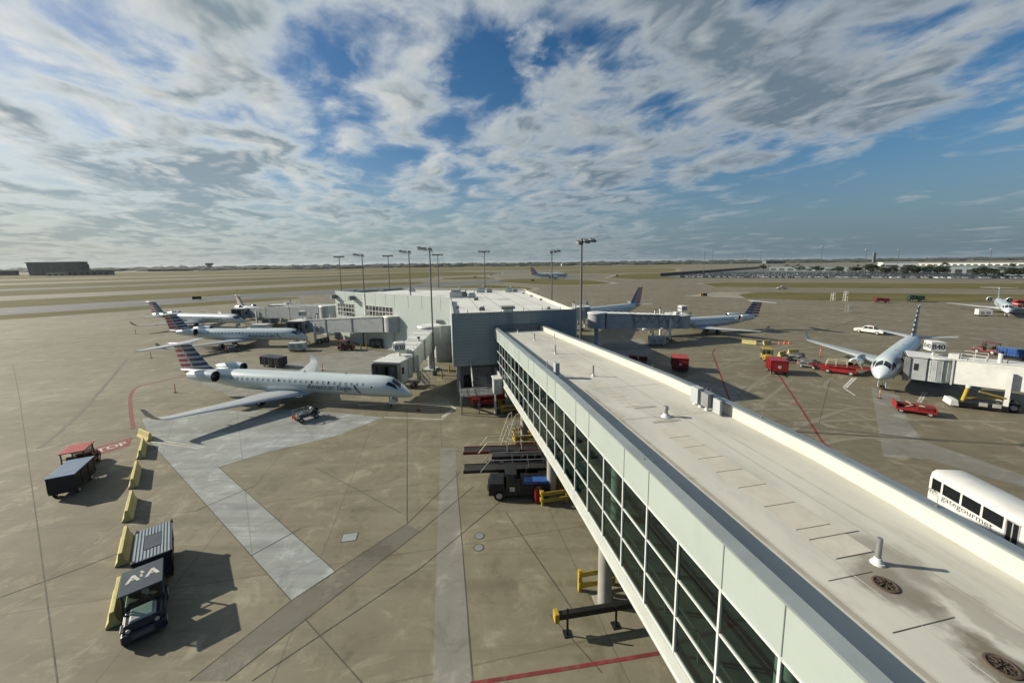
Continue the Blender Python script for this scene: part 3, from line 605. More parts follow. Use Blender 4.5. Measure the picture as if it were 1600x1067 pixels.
# roof furniture
def vent(n, s, h, r, cap=False):
    z = 9.9+zd(s); mb = MB()
    mb.tube((n,s,z), (n,s,z+.05), r*2.6, r*2.4, 14, 0); mb.tube((n,s,z+.05), (n,s,z+.18), r*1.9, r*1.25, 14, 0); mb.tube((n,s,z+.18), (n,s,z+h), r, r, 12, 1)
    if cap: mb.tube((n,s,z+h), (n,s,z+h+.14), r*1.5, r*1.2, 12, 1)
    mb.build('vent_pipe', [M['white'], M['steel']], WK, smooth=True)
vent(11.35, 7.2, .74, .062); vent(11.62, 17.25, .42, .10, True); vent(10.93, 25.1, .8, .06); vent(10.72, 33.4, .85, .06); vent(10.72, 41.0, .8, .06); vent(13.0, 40.8, .7, .04); vent(10.2, 47.6, .45, .06)
RUST = mat('rusty_drain_ring', (.10,.07,.05), .85, var=.35, bump=.4); SOIL = mat('drain_debris', (.05,.038,.026), .95, var=.5, scale=9, bump=.6)
for n, s in ((10.77,6.62),(10.82,4.62)):
    mb = MB(); ring = lambda r, z, nn=28: [(n+r*math.cos(6.2832*i/nn), s+r*math.sin(6.2832*i/nn), z) for i in range(nn)]
    mb.rings([ring(.27,9.903), ring(.26,9.93), ring(.22,9.94), ring(.19,9.915)], 0, False, False); mb.rings([ring(.19,9.915), ring(.10,9.909), ring(.005,9.907)], 1, False, True)
    for i in range(26):
        a = random.random()*6.28; r = random.uniform(.02,.17); q = random.uniform(.012,.03); c_ = Vector((n+r*math.cos(a), s+r*math.sin(a), 9.916)); mb.tube(c_, c_+Vector((random.uniform(-.03,.03),random.uniform(-.03,.03),.014)), q, q*.5, 5, 1)
    for i in range(8):
        a = i*.785; mb.beam((n+.18*math.cos(a),s+.18*math.sin(a),9.932),(n+.06*math.cos(a),s+.06*math.sin(a),9.945),.016,.014,0)
    mb.build('roof_drain', [RUST, SOIL], WK, smooth=True)
mb = MB()
for a, b in ((14.35,18.45),(14.35,18.0),(14.35,17.5)): mb.tube((a-.1,b,9.9),(a-.1,b,10.06),.13,.07,10,1)
mb.box(14.0,14.42,17.95,18.55,10.1,10.98,0); mb.box(14.05,14.38,17.2,17.75,10.15,10.9,2); mb.box(14.3,14.42,16.6,17.15,9.98,10.75,0)
for k in range(6): mb.tube((14.0+.07*k,18.5-.22*k,10.98),(14.0+.07*k,18.5-.22*k,11.16),.012,.012,5,2)
mb.build('electrical_box', [M['greypanel'], M['white'], M['midgrey']], WK, label='grey cabinet on white feet against the right parapet', bevel=.01)
mb = MB(); mb.box(8.1,8.42,25.2,25.65,10.05,10.9); mb.beam((7.75,26.1,10.9),(8.2,25.5,10.95),.05,.05); mb.beam((7.75,26.1,10.4),(7.75,26.1,10.95),.05,.05); mb.tube((8.2,25.4,9.8),(8.2,25.4,10.1),.05,.05,8)
mb.build('electrical_box', M['greypanel'], WK, label='small upright grey box beside the left parapet', bevel=.01)
for s in (3.5, 12.5, 20.6, 30.0): 
    mb = MB(); z = 10.53+zd(s); x = 7.55; mb.tube((x,s,z-.04),(x,s,z+.02),.03,.03,8); mb.tube((x,s,z+.02),(x,s,z+.32),.008,.006,5); mb.build('lightning_rod', M['steel'], WK)
for s in (8, 14.8, 24, 32): 
    mb = MB(); z = 10.53+zd(s); x = nR(s)+.2; mb.tube((x,s,z-.04),(x,s,z+.05),.045,.045,8); mb.tube((x,s,z+.05),(x,s,z+.35),.008,.006,5); mb.build('lightning_rod', M['steel'], WK)
mb = MB(); mb.box(7.45, nR(ENDS)-.02, ENDS-.35, ENDS-.1, 9.92+zd(ENDS), 10.62+zd(ENDS)); mb.box(7.7, 13.2, ENDS-.5, ENDS-.36, 9.93+zd(ENDS), 10.3+zd(ENDS)); mb.build('end_parapet', M['midgrey'], WK)
# little grey cabinet hung beneath the far end
mb = MB(); mb.box(6.3,7.3,43.2,44.6,2.55,4.3,0); mb.box(6.2,7.33,43.1,44.7,4.31,4.45,1); mb.box(6.45,6.6,43.4,44.4,.0,2.5,0)
mb.build('hanging_cabinet', [M['greypanel'], M['white']], WK, bevel=.02)

M['darkpane'] = mat('dark_window_pane', (.02,.024,.026), .06, var=.3, scale=.5, spec=.6)
# ---------------------------------------------------------------- terminal building
d_ = Vector((-.19485,.98083)); n_ = Vector((.98083,.19485))
def W(s, n): v = d_*s+n_*n; return (v.x, v.y)
T = thing('terminal_building', 'white-roofed terminal with a dark grey front wall and pale facade bending to the left', 'terminal', (0,0,0))
FL = W(49.6, 1.9); FR = W(49.6, 18.9); F0 = (-11.2, 69.5); E0 = (-42.5, 91.5); DL = (-30.2, 104.0); CR = (3.4, 95.0)
FR2 = W(88, 21.0)
# front block skin (first floor, z 4.5-11.5)
mb = MB()
A = Matrix(((n_.x,d_.x,0,0),(n_.y,d_.y,0,0),(0,0,1,0),(0,0,0,1)))
mb.box(1.9,18.9,49.6,49.9,4.5,11.5,0,A)
for z in [4.9+.42*i for i in range(16)]: mb.box(1.93,18.87,49.585,49.6,z,z+.025,1,A)
for n0 in (6.8, 12.5): mb.box(n0,n0+.04,49.575,49.6,4.52,11.48,1,A)
mb.box(1.86,1.9,49.56,49.9,4.5,11.55,2,A); mb.box(1.86,18.94,49.57,49.93,11.5,11.56,1,A)
mb.build('front_wall', [M['frontwall'], M['joint'], M['mullion']], T)
mb = MB(); mb.beam((*W(49.8,1.95),8),(*F0,8),.25,7.0); mb.build('side_wall', M['facade'], T)
mb = MB(); a = Vector((F0[0],F0[1])); b = Vector((E0[0],E0[1])); fe = (b-a).normalized(); fn = Vector((-fe.y, fe.x)); LF = (b-a).length
FM = Matrix(((fe.x,fn.x,0,a.x),(fe.y,fn.y,0,a.y),(0,0,1,0),(0,0,0,1)))      # along the facade, outward = fn
out_ = 1 if (fn.x*(-.5)+fn.y*(-.8)) > 0 else -1
def fb(mb, t0, t1, o0, o1, z0, z1, m=0): mb.box(t0, t1, min(out_*o0,out_*o1), max(out_*o0,out_*o1), z0, z1, m, FM)
holes = [(30.6,37.5,6.05,9.0),(16.8,26.2,5.6,9.05)]
fb(mb, 0, 16.8, -.3, 0, 0, 11.8); fb(mb, 26.2, 30.6, -.3, 0, 0, 11.8); fb(mb, 37.5, LF, -.3, 0, 0, 11.8)
for t0, t1, z0, z1 in holes: fb(mb, t0, t1, -.3, 0, 0, z0); fb(mb, t0, t1, -.3, 0, z1, 11.8)
for t in [2.6,5.2,7.8,11.8,16.1,19.0,22.6,26.5,30.4,34]: fb(mb, t, t+.05, 0, .012, 9.2, 11.78, 1)
for z in (9.6,10.4,11.1): fb(mb, 26.6, LF-.05, 0, .012, z, z+.03, 1)
fb(mb, 26.4, 26.75, .014, .12, .02, 11.7, 2)
mb.build('facade', [M['facade'], M['joint'], M['white']], T)
for t0, t1, z0, z1 in holes:
    w_ = MB(); g_ = MB(); nb = int(round((t1-t0)/1.15)); st = (t1-t0)/nb
    for i in range(nb+1): fb(w_, t0+i*st-.06, t0+i*st+.06, -.1, .03, z0, z1)
    for i in range(4):
        z = z0+(z1-z0)*i/3
        for j in range(nb): fb(w_, t0+j*st+.061, t0+(j+1)*st-.061, -.1, .02, z-.06, z+.06)
    fr = w_.build('window', M['mullion'], T)
    p = [FM @ Vector((t0, out_*-.06, z0)), FM @ Vector((t1, out_*-.06, z0)), FM @ Vector((t1, out_*-.06, z1)), FM @ Vector((t0, out_*-.06, z1))]
    g_.face(p); g_.build('pane', M['darkpane'], fr, recalc=False)
for t in (30.55, 37.9):
    mb = MB(); fb(mb, t-.35, t+.35, .15, 1.3, 10.0, 11.0, 0); fb(mb, t-.1, t+.1, 0, .15, 10.3, 10.7, 0)
    mb.build('floodlight', M['midgrey'], T)
mb = MB(); fb(mb, 1, LF-1.5, -4.6, -4.5, 4.8, 10.8); fb(mb, 1, LF-1.5, -4.4, -.32, 9.3, 9.4); mb.build('inner_partition', M['void'], T)  # near-black wall added behind the windows to darken the view in
# remaining shell, dark interior, roofs
mb = MB()
for p, q in ((FR, FR2), (FR2, CR), (CR, DL), (DL, E0)): mb.beam((*p, 5.7), (*q, 5.7), .3, 11.4)
mb.build('rear_wall', M['facade'], T)
mb = MB(); poly = [W(49.92,2.05), W(49.92,18.75), (FR2[0]-.2,FR2[1]-.2), (CR[0]-.2,CR[1]-.2), (DL[0]+.1,DL[1]-.3), (E0[0]+.5,E0[1]+.2), (F0[0]+.3,F0[1]+.35)]
mb.prism(poly, 10.85, 11.05); mb.build('roof', M['terminalroof'], T)
mb = MB(); mb.prism([(x*1.0, y) for x, y in poly], 4.55, 4.75); mb.build('floor', M['floor'], T)
mb = MB()
def par(p, q, z0, z1, th, m=0): mb.beam((*p,(z0+z1)/2),(*q,(z0+z1)/2),th,z1-z0,m)
par(W(50.0,2.02), F0, 11.0, 11.52, .25); par(W(50.0,18.8), FR2, 11.0, 11.5, .3); par(FR2, CR, 11.0, 11.5, .3); par(CR, DL, 11.0, 11.62, .35); par(DL, E0, 11.0, 11.7, .3)
mb.build('parapet', M['whiteparapet'], T)
mb = MB()
def rline(p, q, wd=.25, m=0): ribbon([p, q], wd, 11.056, mb)
for n0 in (6.2, 9.8, 13.4, 16.6): rline(W(50.5,n0), W(92,n0+.5))
rline(W(62,2.4), W(62,19.5),.14); rline(W(74,3), W(74,20),.14); rline(W(84,0), W(84,20.5),.14); rline(W(92,-10), W(90,20),.2)
mb.build('roof_seam', M['roofseam2'], T, recalc=False)
for s, n0, sx_, sy_, h in ((51.2,9.6,1.3,1.2,.75),):
    mb = MB(); x, y = W(s, n0); mb.box(n0-.7,n0+.7,s-.2,s+1.0,11.05,11.75,0,A); mb.box(n0-.95,n0+.95,s-.35,s+1.15,11.76,12.05,1,A)
    for k in range(7): mb.box(n0-.9+.28*k,n0-.84+.28*k,s-.36,s-.34,12.05,12.3,1,A)
    mb.build('roof_hatch', [M['white'], M['midgrey']], T)
mb = MB()
for z in [7.9+.3*i for i in range(13)]: mb.beam((*W(49.45,9.3),z),(*W(49.45,9.9),z),.04,.04)
for n0 in (9.3, 9.9): mb.beam((*W(49.45,n0),7.7),(*W(49.45,n0),12.1),.05,.05)
mb.build('ladder', M['midgrey'], T)
for s, n0, sc, dk in ((79,4.0,1.5,0),(80.5,5.6,1.0,1),(78.2,7.2,.9,0),(72,7.4,.5,1),(56,6.6,.5,1),(91,10.5,1.2,0),(91,12.6,.8,0),(90,17.2,1.0,0),(90.5,18.8,.7,0),(60,3.2,.35,0),(55,16.6,.3,0),(84,19.4,.35,0),(76,19.2,.35,0),(68,19.0,.35,0),(100,-6,.9,0),(103,-14,.7,0),(101,-20,.8,0)):
    mb = MB(); x, y = W(s, n0); mb.box(x-sc*.8,x+sc*.8,y-sc*.5,y+sc*.5,11.05,11.05+sc*.8,0); mb.box(x-sc*.6,x+sc*.6,y-sc*.35,y+sc*.35,11.05+sc*.8,11.05+sc*1.1,1); mb.tube((x+sc*.5,y,11.05+sc*.8),(x+sc*.5,y,11.05+sc*1.5),sc*.12,sc*.12,8,1)
    mb.build('roof_unit', [M['midgrey'] if dk else M['offwhite'], M['midgrey'] if dk else M['greypanel']], T)
for n0 in (4,8.6,11.6,14.2,16.8): 
    mb = MB(); mb.tube((*W(50.2,n0),11.05),(*W(50.2,n0),11.95),.05,.05,6); mb.build('vent_pipe', M['steel'], T)
# undercroft below the front block
mb = MB(); mb.box(2.6,18.6,52.6,52.9,0,4.5,0,A); mb.build('ground_floor_wall', M['midgrey'], T)
for n0, w2, h in ((3.4,1.4,2.4),(6.6,1.1,2.2),(11,2.5,2.8),(15,2.5,2.8)):
    mb = MB(); mb.box(n0,n0+w2,52.55,52.6,.02,h,0,A); mb.build('service_door', M['black'], T)
for n0 in (2.3, 8.2, 13.6, 18.2): 
    mb = MB(); mb.box(n0,n0+.5,50.1,50.6,0,4.5,0,A); mb.build('pillar', M['concrete'], T)
mb = MB(); mb.prism([W(49.92,2.0),W(49.92,18.8),W(52.8,18.8),W(52.8,2.2)],4.38,4.5); mb.build('soffit', M['midgrey'], T)
# stair down from the walkway's end
ST = thing('exterior_stair', 'grey steel stair and landing tucked under the front wall beside the walkway', 'stairs', (*W(47,4.8),0), WRZ)
mb = MB()
for i in range(9): mb.box(-.6,1.9,2.3-.28*i,2.6-.28*i,4.1-.2*i,4.16-.2*i)
mb.build('tread', M['steel'], ST)
mb = MB(); mb.box(-2.4,2.0,-3.0,-.05,2.2,2.34); mb.build('landing', M['steel'], ST)
for x in (-2.3, -.2, 1.8):
    for y in (-2.9, -.3): mb = MB(); mb.beam((x,y,0),(x,y,2.19),.12,.12); mb.build('post', M['polegrey'], ST)
mb = MB()
for x in (-.65,): mb.beam((x,2.5,4.9),(x,-.05,3.2),.09,.3,0); mb.beam((x,2.5,4.2),(x,-.05,2.5),.09,.3,0)
for k in range(5): mb.beam((-.65,2.4-.6*k,4.0-.42*k),(-.65,2.4-.6*k,4.9-.42*k),.05,.05)
mb.build('stringer', M['white'], ST)
mb = MB()
for z in (2.8, 3.3): mb.beam((-2.35,-2.95,z),(1.95,-2.95,z),.05,.05); mb.beam((-2.35,-2.95,z),(-2.35,-.1,z),.05,.05)
for x in (-2.35,-1.3,-.2,.9,1.95): mb.beam((x,-2.95,2.35),(x,-2.95,3.3),.05,.05)
mb.build('railing', M['steel'], ST)
mb = MB(); mb.beam((-2.3,-2.2,.0),(-2.3,-2.2,2.2),.12,.12); mb.beam((-2.2,.9,0.1),(-2.2,-2.9,2.4),.12,.3); mb.build('ramp_rail', M['white'], ST)

# ---------------------------------------------------------------- light masts
def mast(loc, h, label, z0=0.0, rz=0.0, r=.16, one_side=True):
    t = thing('light_mast', label, 'light pole', loc, rz, 'tall light masts round the terminal'); t.location.z = z0; H = h-z0
    mb = MB()
    if z0 < 1: mb.tube((0,0,0),(0,0,.8),.45,.42,14)
    mb.tube((0,0,0),(0,0,H-.2),r,r*.62,12); mb.build('pole', M['polegrey'], t, smooth=True)
    mb = MB(); xs = (-1.5,-.75,.15) if one_side else (-1.3,-.5,.5,1.3)
    mb.beam((xs[0]-.2,0,H-.1),(xs[-1]+.2,0,H-.35 if one_side else H-.1),.14,.12); mb.tube((0,0,H-.5),(0,0,H+.05),.16,.16,8); mb.build('cross_arm', M['polegrey'], t)
    for x in xs:
        mb = MB(); zz = H-.1-.25*(x-xs[0])/(xs[-1]-xs[0]) if one_side else H-.1
        Mt = Matrix.Translation((x,-.22,zz)) @ Matrix.Rotation(R(-28),4,'X')
        mb.box(-.30,.30,-.34,.34,-.10,.12,0,Mt); mb.box(-.26,.26,-.30,.30,-.125,-.101,1,Mt); mb.build('floodlight', [M['midgrey'], M['rim']], t)
    return t
mast((-12.8,60.4), 20.5, 'tall dark light mast standing by the gate bridge left of the grey front wall')
mast((7.7,42.2), 20.5, 'tallest dark light mast, rising beside the far right side of the walkway', rz=R(200))
mast((7.6,72.3), 20.3, 'dark light mast beside the right edge of the white terminal roof', rz=R(200))
mast((-20.5,77.0), 20.6, 'dark light mast rising from the pale facade, second from the grey front wall', z0=0, rz=R(10))
mast((-33.5,86.3), 20.3, 'dark light mast rising from the pale facade between its two banks of windows', z0=0, rz=R(10))
mast((-53.5,119.5), 20.6, 'light mast farthest left, beyond the left tip of the terminal', one_side=False)
mast((-37.2,116), 20.6, 'twin-headed light mast behind the dark left end of the terminal roof', one_side=False)
mast((-22.4,117), 20.8, 'twin-headed light mast behind the middle of the far roof edge', one_side=False)
mast((-7.6,108), 21.3, 'twin-headed light mast behind the right half of the far roof edge, next to grass', one_side=False)

# ---------------------------------------------------------------- aircraft
def tail_mat(name, slope, pitch_, zref, xmid, xs, low):
    ma = bpy.data.materials.new(name); ma.use_nodes = True; nt = ma.node_tree; b = nt.nodes['Principled BSDF']
    o = nd(nt, 'ShaderNodeTexCoord').outputs['Object']; x, y, z = nd(nt, 'ShaderNodeSeparateXYZ', {0: o}).outputs
    # bands climb slightly towards the tail; front part blue, rear part red, pale gaps between
    v = mth(nt, 'DIVIDE', mth(nt, 'SUBTRACT', mth(nt, 'MULTIPLY_ADD', x, slope, z), zref), pitch_)
    st = mth(nt, 'FRACT', v); on = mth(nt, 'LESS_THAN', st, .56)
    xc = mth(nt, 'MULTIPLY_ADD', mth(nt, 'SUBTRACT', z, low), xs, xmid)
    rear = mth(nt, 'GREATER_THAN', x, xc)
    mid = mth(nt, 'LESS_THAN', mth(nt, 'ABSOLUTE', mth(nt, 'SUBTRACT', x, xc)), .13)
    colr = mixc(nt, rear, (.018,.030,.085), (.36,.022,.035))
    base = mixc(nt, rear, (.30,.34,.38), (.50,.52,.52))
    c = mixc(nt, mth(nt, 'MULTIPLY', on, mth(nt, 'SUBTRACT', 1.0, mid)), base, colr)
    nt.links.new(c, b.inputs['Base Color']); b.inputs['Roughness'].default_value = .35
    return ma
class Body:
    def __init__(s, secs): s.k = secs
    def at(s, x):
        k = s.k
        if x <= k[0][0]: return k[0][1:]
        for i in range(len(k)-1):
            if k[i][0] <= x <= k[i+1][0]:
                t = (x-k[i][0])/(k[i+1][0]-k[i][0])
                a = k[max(i-1,0)]; b = k[i]; c = k[i+1]; d = k[min(i+2,len(k)-1)]
                res = []
                for j in (1,2,3):
                    h = c[0]-b[0]
                    m0 = (c[j]-a[j])/(c[0]-a[0])*h if c[0] != a[0] else 0
                    m1 = (d[j]-b[j])/(d[0]-b[0])*h if d[0] != b[0] else 0
                    res.append((2*t**3-3*t*t+1)*b[j]+(t**3-2*t*t+t)*m0+(-2*t**3+3*t*t)*c[j]+(t**3-t*t)*m1)
                return tuple(res)
        return k[-1][1:]
    def pt(s, x, th, off=0.0):      # th measured up from the +y side
        zc, ry, rz = s.at(x); return (x, (ry+off)*math.cos(th), zc+(rz+off)*math.sin(th))
    def mesh(s, n=32, step=.35):
        xs = []; x = s.k[0][0]
        while x < s.k[-1][0]: xs.append(x); x += .08 if x < .4 else .18 if x < 3.2 else step*2
        xs.append(s.k[-1][0]); mb = MB()
        mb.rings([[s.pt(x, 2*math.pi*i/n) for i in range(n)] for x in xs]); return mb
    def patch(s, mb, c, nx=3, ny=3, off=.006, m=0, side=1):     # c: four (x, theta) corners
        g = [[None]*(nx+1) for _ in range(ny+1)]
        for j in range(ny+1):
            for i in range(nx+1):
                u = i/nx; v = j/ny
                x = (1-u)*(1-v)*c[0][0]+u*(1-v)*c[1][0]+u*v*c[2][0]+(1-u)*v*c[3][0]
                th = (1-u)*(1-v)*c[0][1]+u*(1-v)*c[1][1]+u*v*c[2][1]+(1-u)*v*c[3][1]
                p = s.pt(x, th, off); g[j][i] = (p[0], side*p[1], p[2])
        for j in range(ny):
            for i in range(nx):
                q = [g[j][i], g[j][i+1], g[j+1][i+1], g[j+1][i]]
                mb.face(q if side < 0 else q[::-1], m)
    def th_of(s, x, z):
        zc, ry, rz = s.at(x); return math.asin(max(-1, min(1, (z-zc)/rz)))
def foil(x0, x1, y, z, t, n=9):
    c = x1-x0; up = []; lo = []
    for i in range(n+1):
        u = (1-math.cos(math.pi*i/n))/2; h = t*c*(1.48*math.sqrt(u)-.63*u-1.758*u*u+1.421*u**3-.507*u**4)
        up.append((x0+u*c, y, z+h*1.15)); lo.append((x0+u*c, y, z-h*.75))
    return up+lo[1:-1][::-1]
def vfoil(x0, x1, z, t, n=8, y=0):
    return [(a, y+(c-z)*.9, z) for a, b, c in foil(x0, x1, 0, z, t, n)]
def nacelle(mb, x0, x1, y, z, r, fan=.80):
    n = 22; L = x1-x0
    prof = [(x0+.10*r,.86),(x0,.92),(x0+.04*r,1.0),(x0+.25*L,1.08),(x0+.5*L,1.05),(x0+.78*L,.88),(x1,.66)]
    ring = lambda x, f: [(x, y+r*f*math.cos(6.2832*i/n), z+r*f*math.sin(6.2832*i/n)) for i in range(n)]
    mb.rings([ring(a, f) for a, f in prof[2:]], 0, False, False)
    mb.rings([ring(x0+.04*r,1.0), ring(x0,.92), ring(x0+.10*r,.86)], 1, False, False)
    mb.rings([ring(x0+.10*r,.86), ring(x0+.5*r,.80), ring(x0+.55*r,.02)], 2, False, True)
    mb.rings([ring(x0+.30*r,.02), ring(x0+.54*r,.26)], 3, True, False)
    mb.rings([ring(x1,.66), ring(x1-.1,.60), ring(x1-.2,.4)], 2, False, False)
    mb.rings([ring(x1-.2,.42), ring(x1+.35*r,.12)], 3, False, True)
def gear(parent, x, ys, r, wd, top, name, strut=.07, twin=.22):
    for y in ys:
        mb = MB(); mb.tube((x,y,r),(x,y*.86,top),strut,strut*1.25,8); mb.beam((x-.6,y*.8,top),(x,y,r*1.6),.06,.06); mb.tube((x,y-twin,r),(x,y+twin,r),strut*.8,strut*.8,6)
        g = mb.build(name, M['steel'], parent)
        for q in (-1, 1):
            w_ = MB(); w_.wheel((x,y+q*twin,r), r, wd); w_.build('wheel', [M['tyre'], M['rim']], g)
def title(body, parent, txt, x_lead, z, size, side, length):
    bm = text_bm(txt, size)
    xs = [v.co.x for v in bm.verts]; x0, x1 = min(xs), max(xs); kx = length/(x1-x0)
    for k in range(1, 6): bmesh.ops.bisect_plane(bm, geom=bm.verts[:]+bm.edges[:]+bm.faces[:], plane_co=(0,size*(-.25+.2*k),0), plane_no=(0,1,0))
    for v in bm.verts:
        u = (v.co.x-x0)*kx; h = v.co.y
        x = x_lead-u if side > 0 else x_lead+u
        th = body.th_of(x, z+h); p = body.pt(x, th, .012); v.co = Vector((p[0], side*p[1], p[2]))
    me = bpy.data.meshes.new('title_lettering'); bm.to_mesh(me); bm.free(); me.materials.append(M['titlegrey'])
    o = bpy.data.objects.new('title_lettering', me); COL.objects.link(o); o.parent = parent; return o
def jet(name, label, length, L_secs, wing, eng, fin, stab, gears, win, txt, tmat, low_tail=False, cat='airliner', door_x=(4.3,5.1)):
    t = thing(name, label, cat, (0,0,0), 0, 'airliners parked at the gates')
    B = Body(L_secs); B.mesh().build('fuselage', M['silver'], t, smooth=True)
    # wings
    for sg in (1, -1):
        mb = MB(); mb.rings([foil(a, b, sg*y, z, th) for (y, a, b, z, th) in wing['secs']], 0, True, True)
        wo = mb.build('wing', M['wing'], t, smooth=True)
        wl = MB(); wl.rings([[(p[0], sg*p[1], p[2]) for p in r] for r in wing['let']], 0, True, True); wl.build('winglet', M['wing'], wo, smooth=True)
        le = MB(); S_ = wing['secs']
        for (a, b) in zip(S_[:-1], S_[1:]):
            le.tube((a[1]+.02, sg*a[0], a[3]+.01), (b[1]+.02, sg*b[0], b[3]+.01), a[4]*(a[2]-a[1])*.20, b[4]*(b[2]-b[1])*.20, 8)
        le.build('leading_edge', M['bright'], wo, smooth=True)
        fl = MB()
        for y in wing['fairings']:
            i = max(k for k in range(len(S_)-1) if S_[k][0] <= y); f = (y-S_[i][0])/(S_[i+1][0]-S_[i][0]); xt = S_[i][2]+(S_[i+1][2]-S_[i][2])*f; zt = S_[i][3]+(S_[i+1][3]-S_[i][3])*f
            fm = MB(); fm.tube((xt-1.3,sg*y,zt-.2),(xt-.5,sg*y,zt-.24),.03,.13,8); fm.tube((xt-.5,sg*y,zt-.24),(xt+.55,sg*y,zt-.10),.13,.03,8); fm.build('flap_fairing', M['wing'], wo, smooth=True)
    mb = MB(); bx0, bx1, bw, bz0, bz1 = wing['belly']; n = 14; rs = []
    for u in (0,.06,.2,.5,.8,.94,1):
        f = math.sin(math.pi*min(max(u,.02),.98))**.4; x = bx0+(bx1-bx0)*u; rs.append([(x, bw*f*math.cos(6.2832*i/n), (bz0+bz1)/2+(bz1-bz0)/2*f*math.sin(6.2832*i/n)) for i in range(n)])
    mb.rings(rs); mb.build('belly_fairing', M['silver'], t, smooth=True)
    # engines
    for sg in (1, -1):
        mb = MB(); nacelle(mb, eng['x0'], eng['x1'], sg*eng['y'], eng['z'], eng['r'])
        e = mb.build('engine', [M['silver'], M['bright'], M['black'], M['midgrey']], t, smooth=True)
        py = MB()
        if low_tail: py.hexa([(eng['x0']+.6,sg*eng['y']-.12,eng['z']+.7),(eng['x1']-.2,sg*eng['y']-.12,eng['z']+.5),(eng['x1']-.2,sg*eng['y']+.12,eng['z']+.5),(eng['x0']+.6,sg*eng['y']+.12,eng['z']+.7),(eng['x0']+1.4,sg*eng['y']-.1,eng['z']+1.15),(eng['x1']+1.2,sg*eng['y']-.1,eng['z']+1.1),(eng['x1']+1.2,sg*eng['y']+.1,eng['z']+1.1),(eng['x0']+1.4,sg*eng['y']+.1,eng['z']+1.15)])
        else: py.rings([foil(eng['x0']+.9, eng['x1']-.2, sg*(eng['y']-.5), eng['z'], .10), foil(eng['x0']+.7, eng['x1'], sg*.7, eng['z']-.1, .10)])
        py.build('pylon', M['silver'], e, smooth=True)
    # fin and tailplane
    mb = MB(); mb.rings([vfoil(a, b, z, th) for (z, a, b, th) in fin]); fo = mb.build('fin', tmat, t, smooth=True)
    zt = fin[-1][0]
    if not low_tail:
        mb = MB(); mb.tube((fin[-1][1]-.3,0,zt+.02),(fin[-1][1]+.5,0,zt+.04),.04,.22,12); mb.tube((fin[-1][1]+.5,0,zt+.04),(fin[-1][2]+.1,0,zt+.06),.22,.20,12); mb.tube((fin[-1][2]+.1,0,zt+.06),(fin[-1][2]+.9,0,zt+.06),.20,.03,12)
        mb.build('bullet_fairing', M['wing'], fo, smooth=True)
    for sg in (1, -1):
        mb = MB(); mb.rings([foil(a, b, sg*y, z, th) for (y, a, b, z, th) in stab]); mb.build('tailplane', M['wing'], t, smooth=True)
    # tail-cone colour
    xe = L_secs[-1][0]; tc = MB()
    for sd in (1, -1):
        for k in range(3):
            x0 = xe-4.3+k*1.25
            B.patch(tc, [(x0, R(22-10*k)), (xe-.15, R(40-16*k)), (xe-.15, R(22-16*k)), (x0+.5, R(4-10*k))], 8, 3, .012, 0, sd)
    tc.build('tail_stripe', M['red'], t, smooth=True)
    # flight deck windows, cabin windows, doors
    for sd in (1, -1):
        for c in win['deck']:
            mb = MB(); B.patch(mb, [(x, R(a)) for x, a in c], 4, 4, .010, 0, sd); mb.build('cockpit_window', M['cabinglass'], t, smooth=True, recalc=False)
        me = None; z = win['z']; x = win['x0']; me_f = None
        while x < win['x1']:
            if not any(a < x < b for a, b in win.get('gap', [])):
                th = B.th_of(x, z); h = .165/1.35
                if me is None:
                    xr = 10.0; th = B.th_of(xr, z); mb = MB(); B.patch(mb, [(xr-.115,th-h),(xr+.115,th-h),(xr+.115,th+h),(xr-.115,th+h)], 1, 3, .012, 0, sd)
                    mf = MB(); B.patch(mf, [(xr-.20,th-h*1.3),(xr+.20,th-h*1.3),(xr+.20,th+h*1.3),(xr-.20,th+h*1.3)], 1, 3, .007, 0, sd)
                    o = mb.build('cabin_window', M['shade'], t, smooth=True, recalc=False); me = o; me2 = o.copy(); me2.data = o.data.copy(); me2.data.materials[0] = M['cabinglass']
                    f_ = mf.build('window_surround', M['winframe'], o, smooth=True, recalc=False); me_f = f_
                else:
                    o = (me2 if random.random() < .18 else me).copy(); COL.objects.link(o); f_ = me_f.copy(); COL.objects.link(f_); f_.parent = o
                o.location.x = x-10.0
            x += win['pitch']
        mb = MB(); a, b = door_x; zl, zh = win['door']
        t0 = B.th_of(a, zl); t1 = B.th_of(a, zh); e = .05
        for c in ([(a,t0),(a+e,t0),(a+e,t1),(a,t1)], [(b-e,t0),(b,t0),(b,t1),(b-e,t1)], [(a,t0),(b,t0),(b,t0+e/1.3),(a,t0+e/1.3)], [(a,t1-e/1.3),(b,t1-e/1.3),(b,t1),(a,t1)]): B.patch(mb, c, 2, 6, .009, 0, sd)
        tm = (t0*.32+t1*.68); B.patch(mb, [(a+.3,tm-.08),(b-.3,tm-.08),(b-.3,tm+.08),(a+.3,tm+.08)], 2, 2, .009, 1, sd)
        mb.build('cabin_door', [M['winframe'], M['cabinglass']], t, recalc=False)
        if win.get('exits'):
            mb = MB()
            for a in win['exits']:
                t0 = B.th_of(a, z-.5); t1 = B.th_of(a, z+.36); b = a+.52
                for c in ([(a,t0),(a+.03,t0),(a+.03,t1),(a,t1)], [(b-.03,t0),(b,t0),(b,t1),(b-.03,t1)], [(a,t0),(b,t0),(b,t0+.025),(a,t0+.025)], [(a,t1-.025),(b,t1-.025),(b,t1),(a,t1)]): B.patch(mb, c, 2, 4, .009, 0, sd)
            mb.build('overwing_exit', M['winframe'], t, recalc=False)
        tx, tz, ts, tl = txt
        title(B, t, 'American Eagle' if cat != 'distant' else 'American', tx if sd > 0 else tx-tl, tz, ts, sd, tl)
        mb = MB(); xx = tx-tl-.25 if sd > 0 else tx-tl-1.25   # slanted two-tone flight mark ahead of the lettering
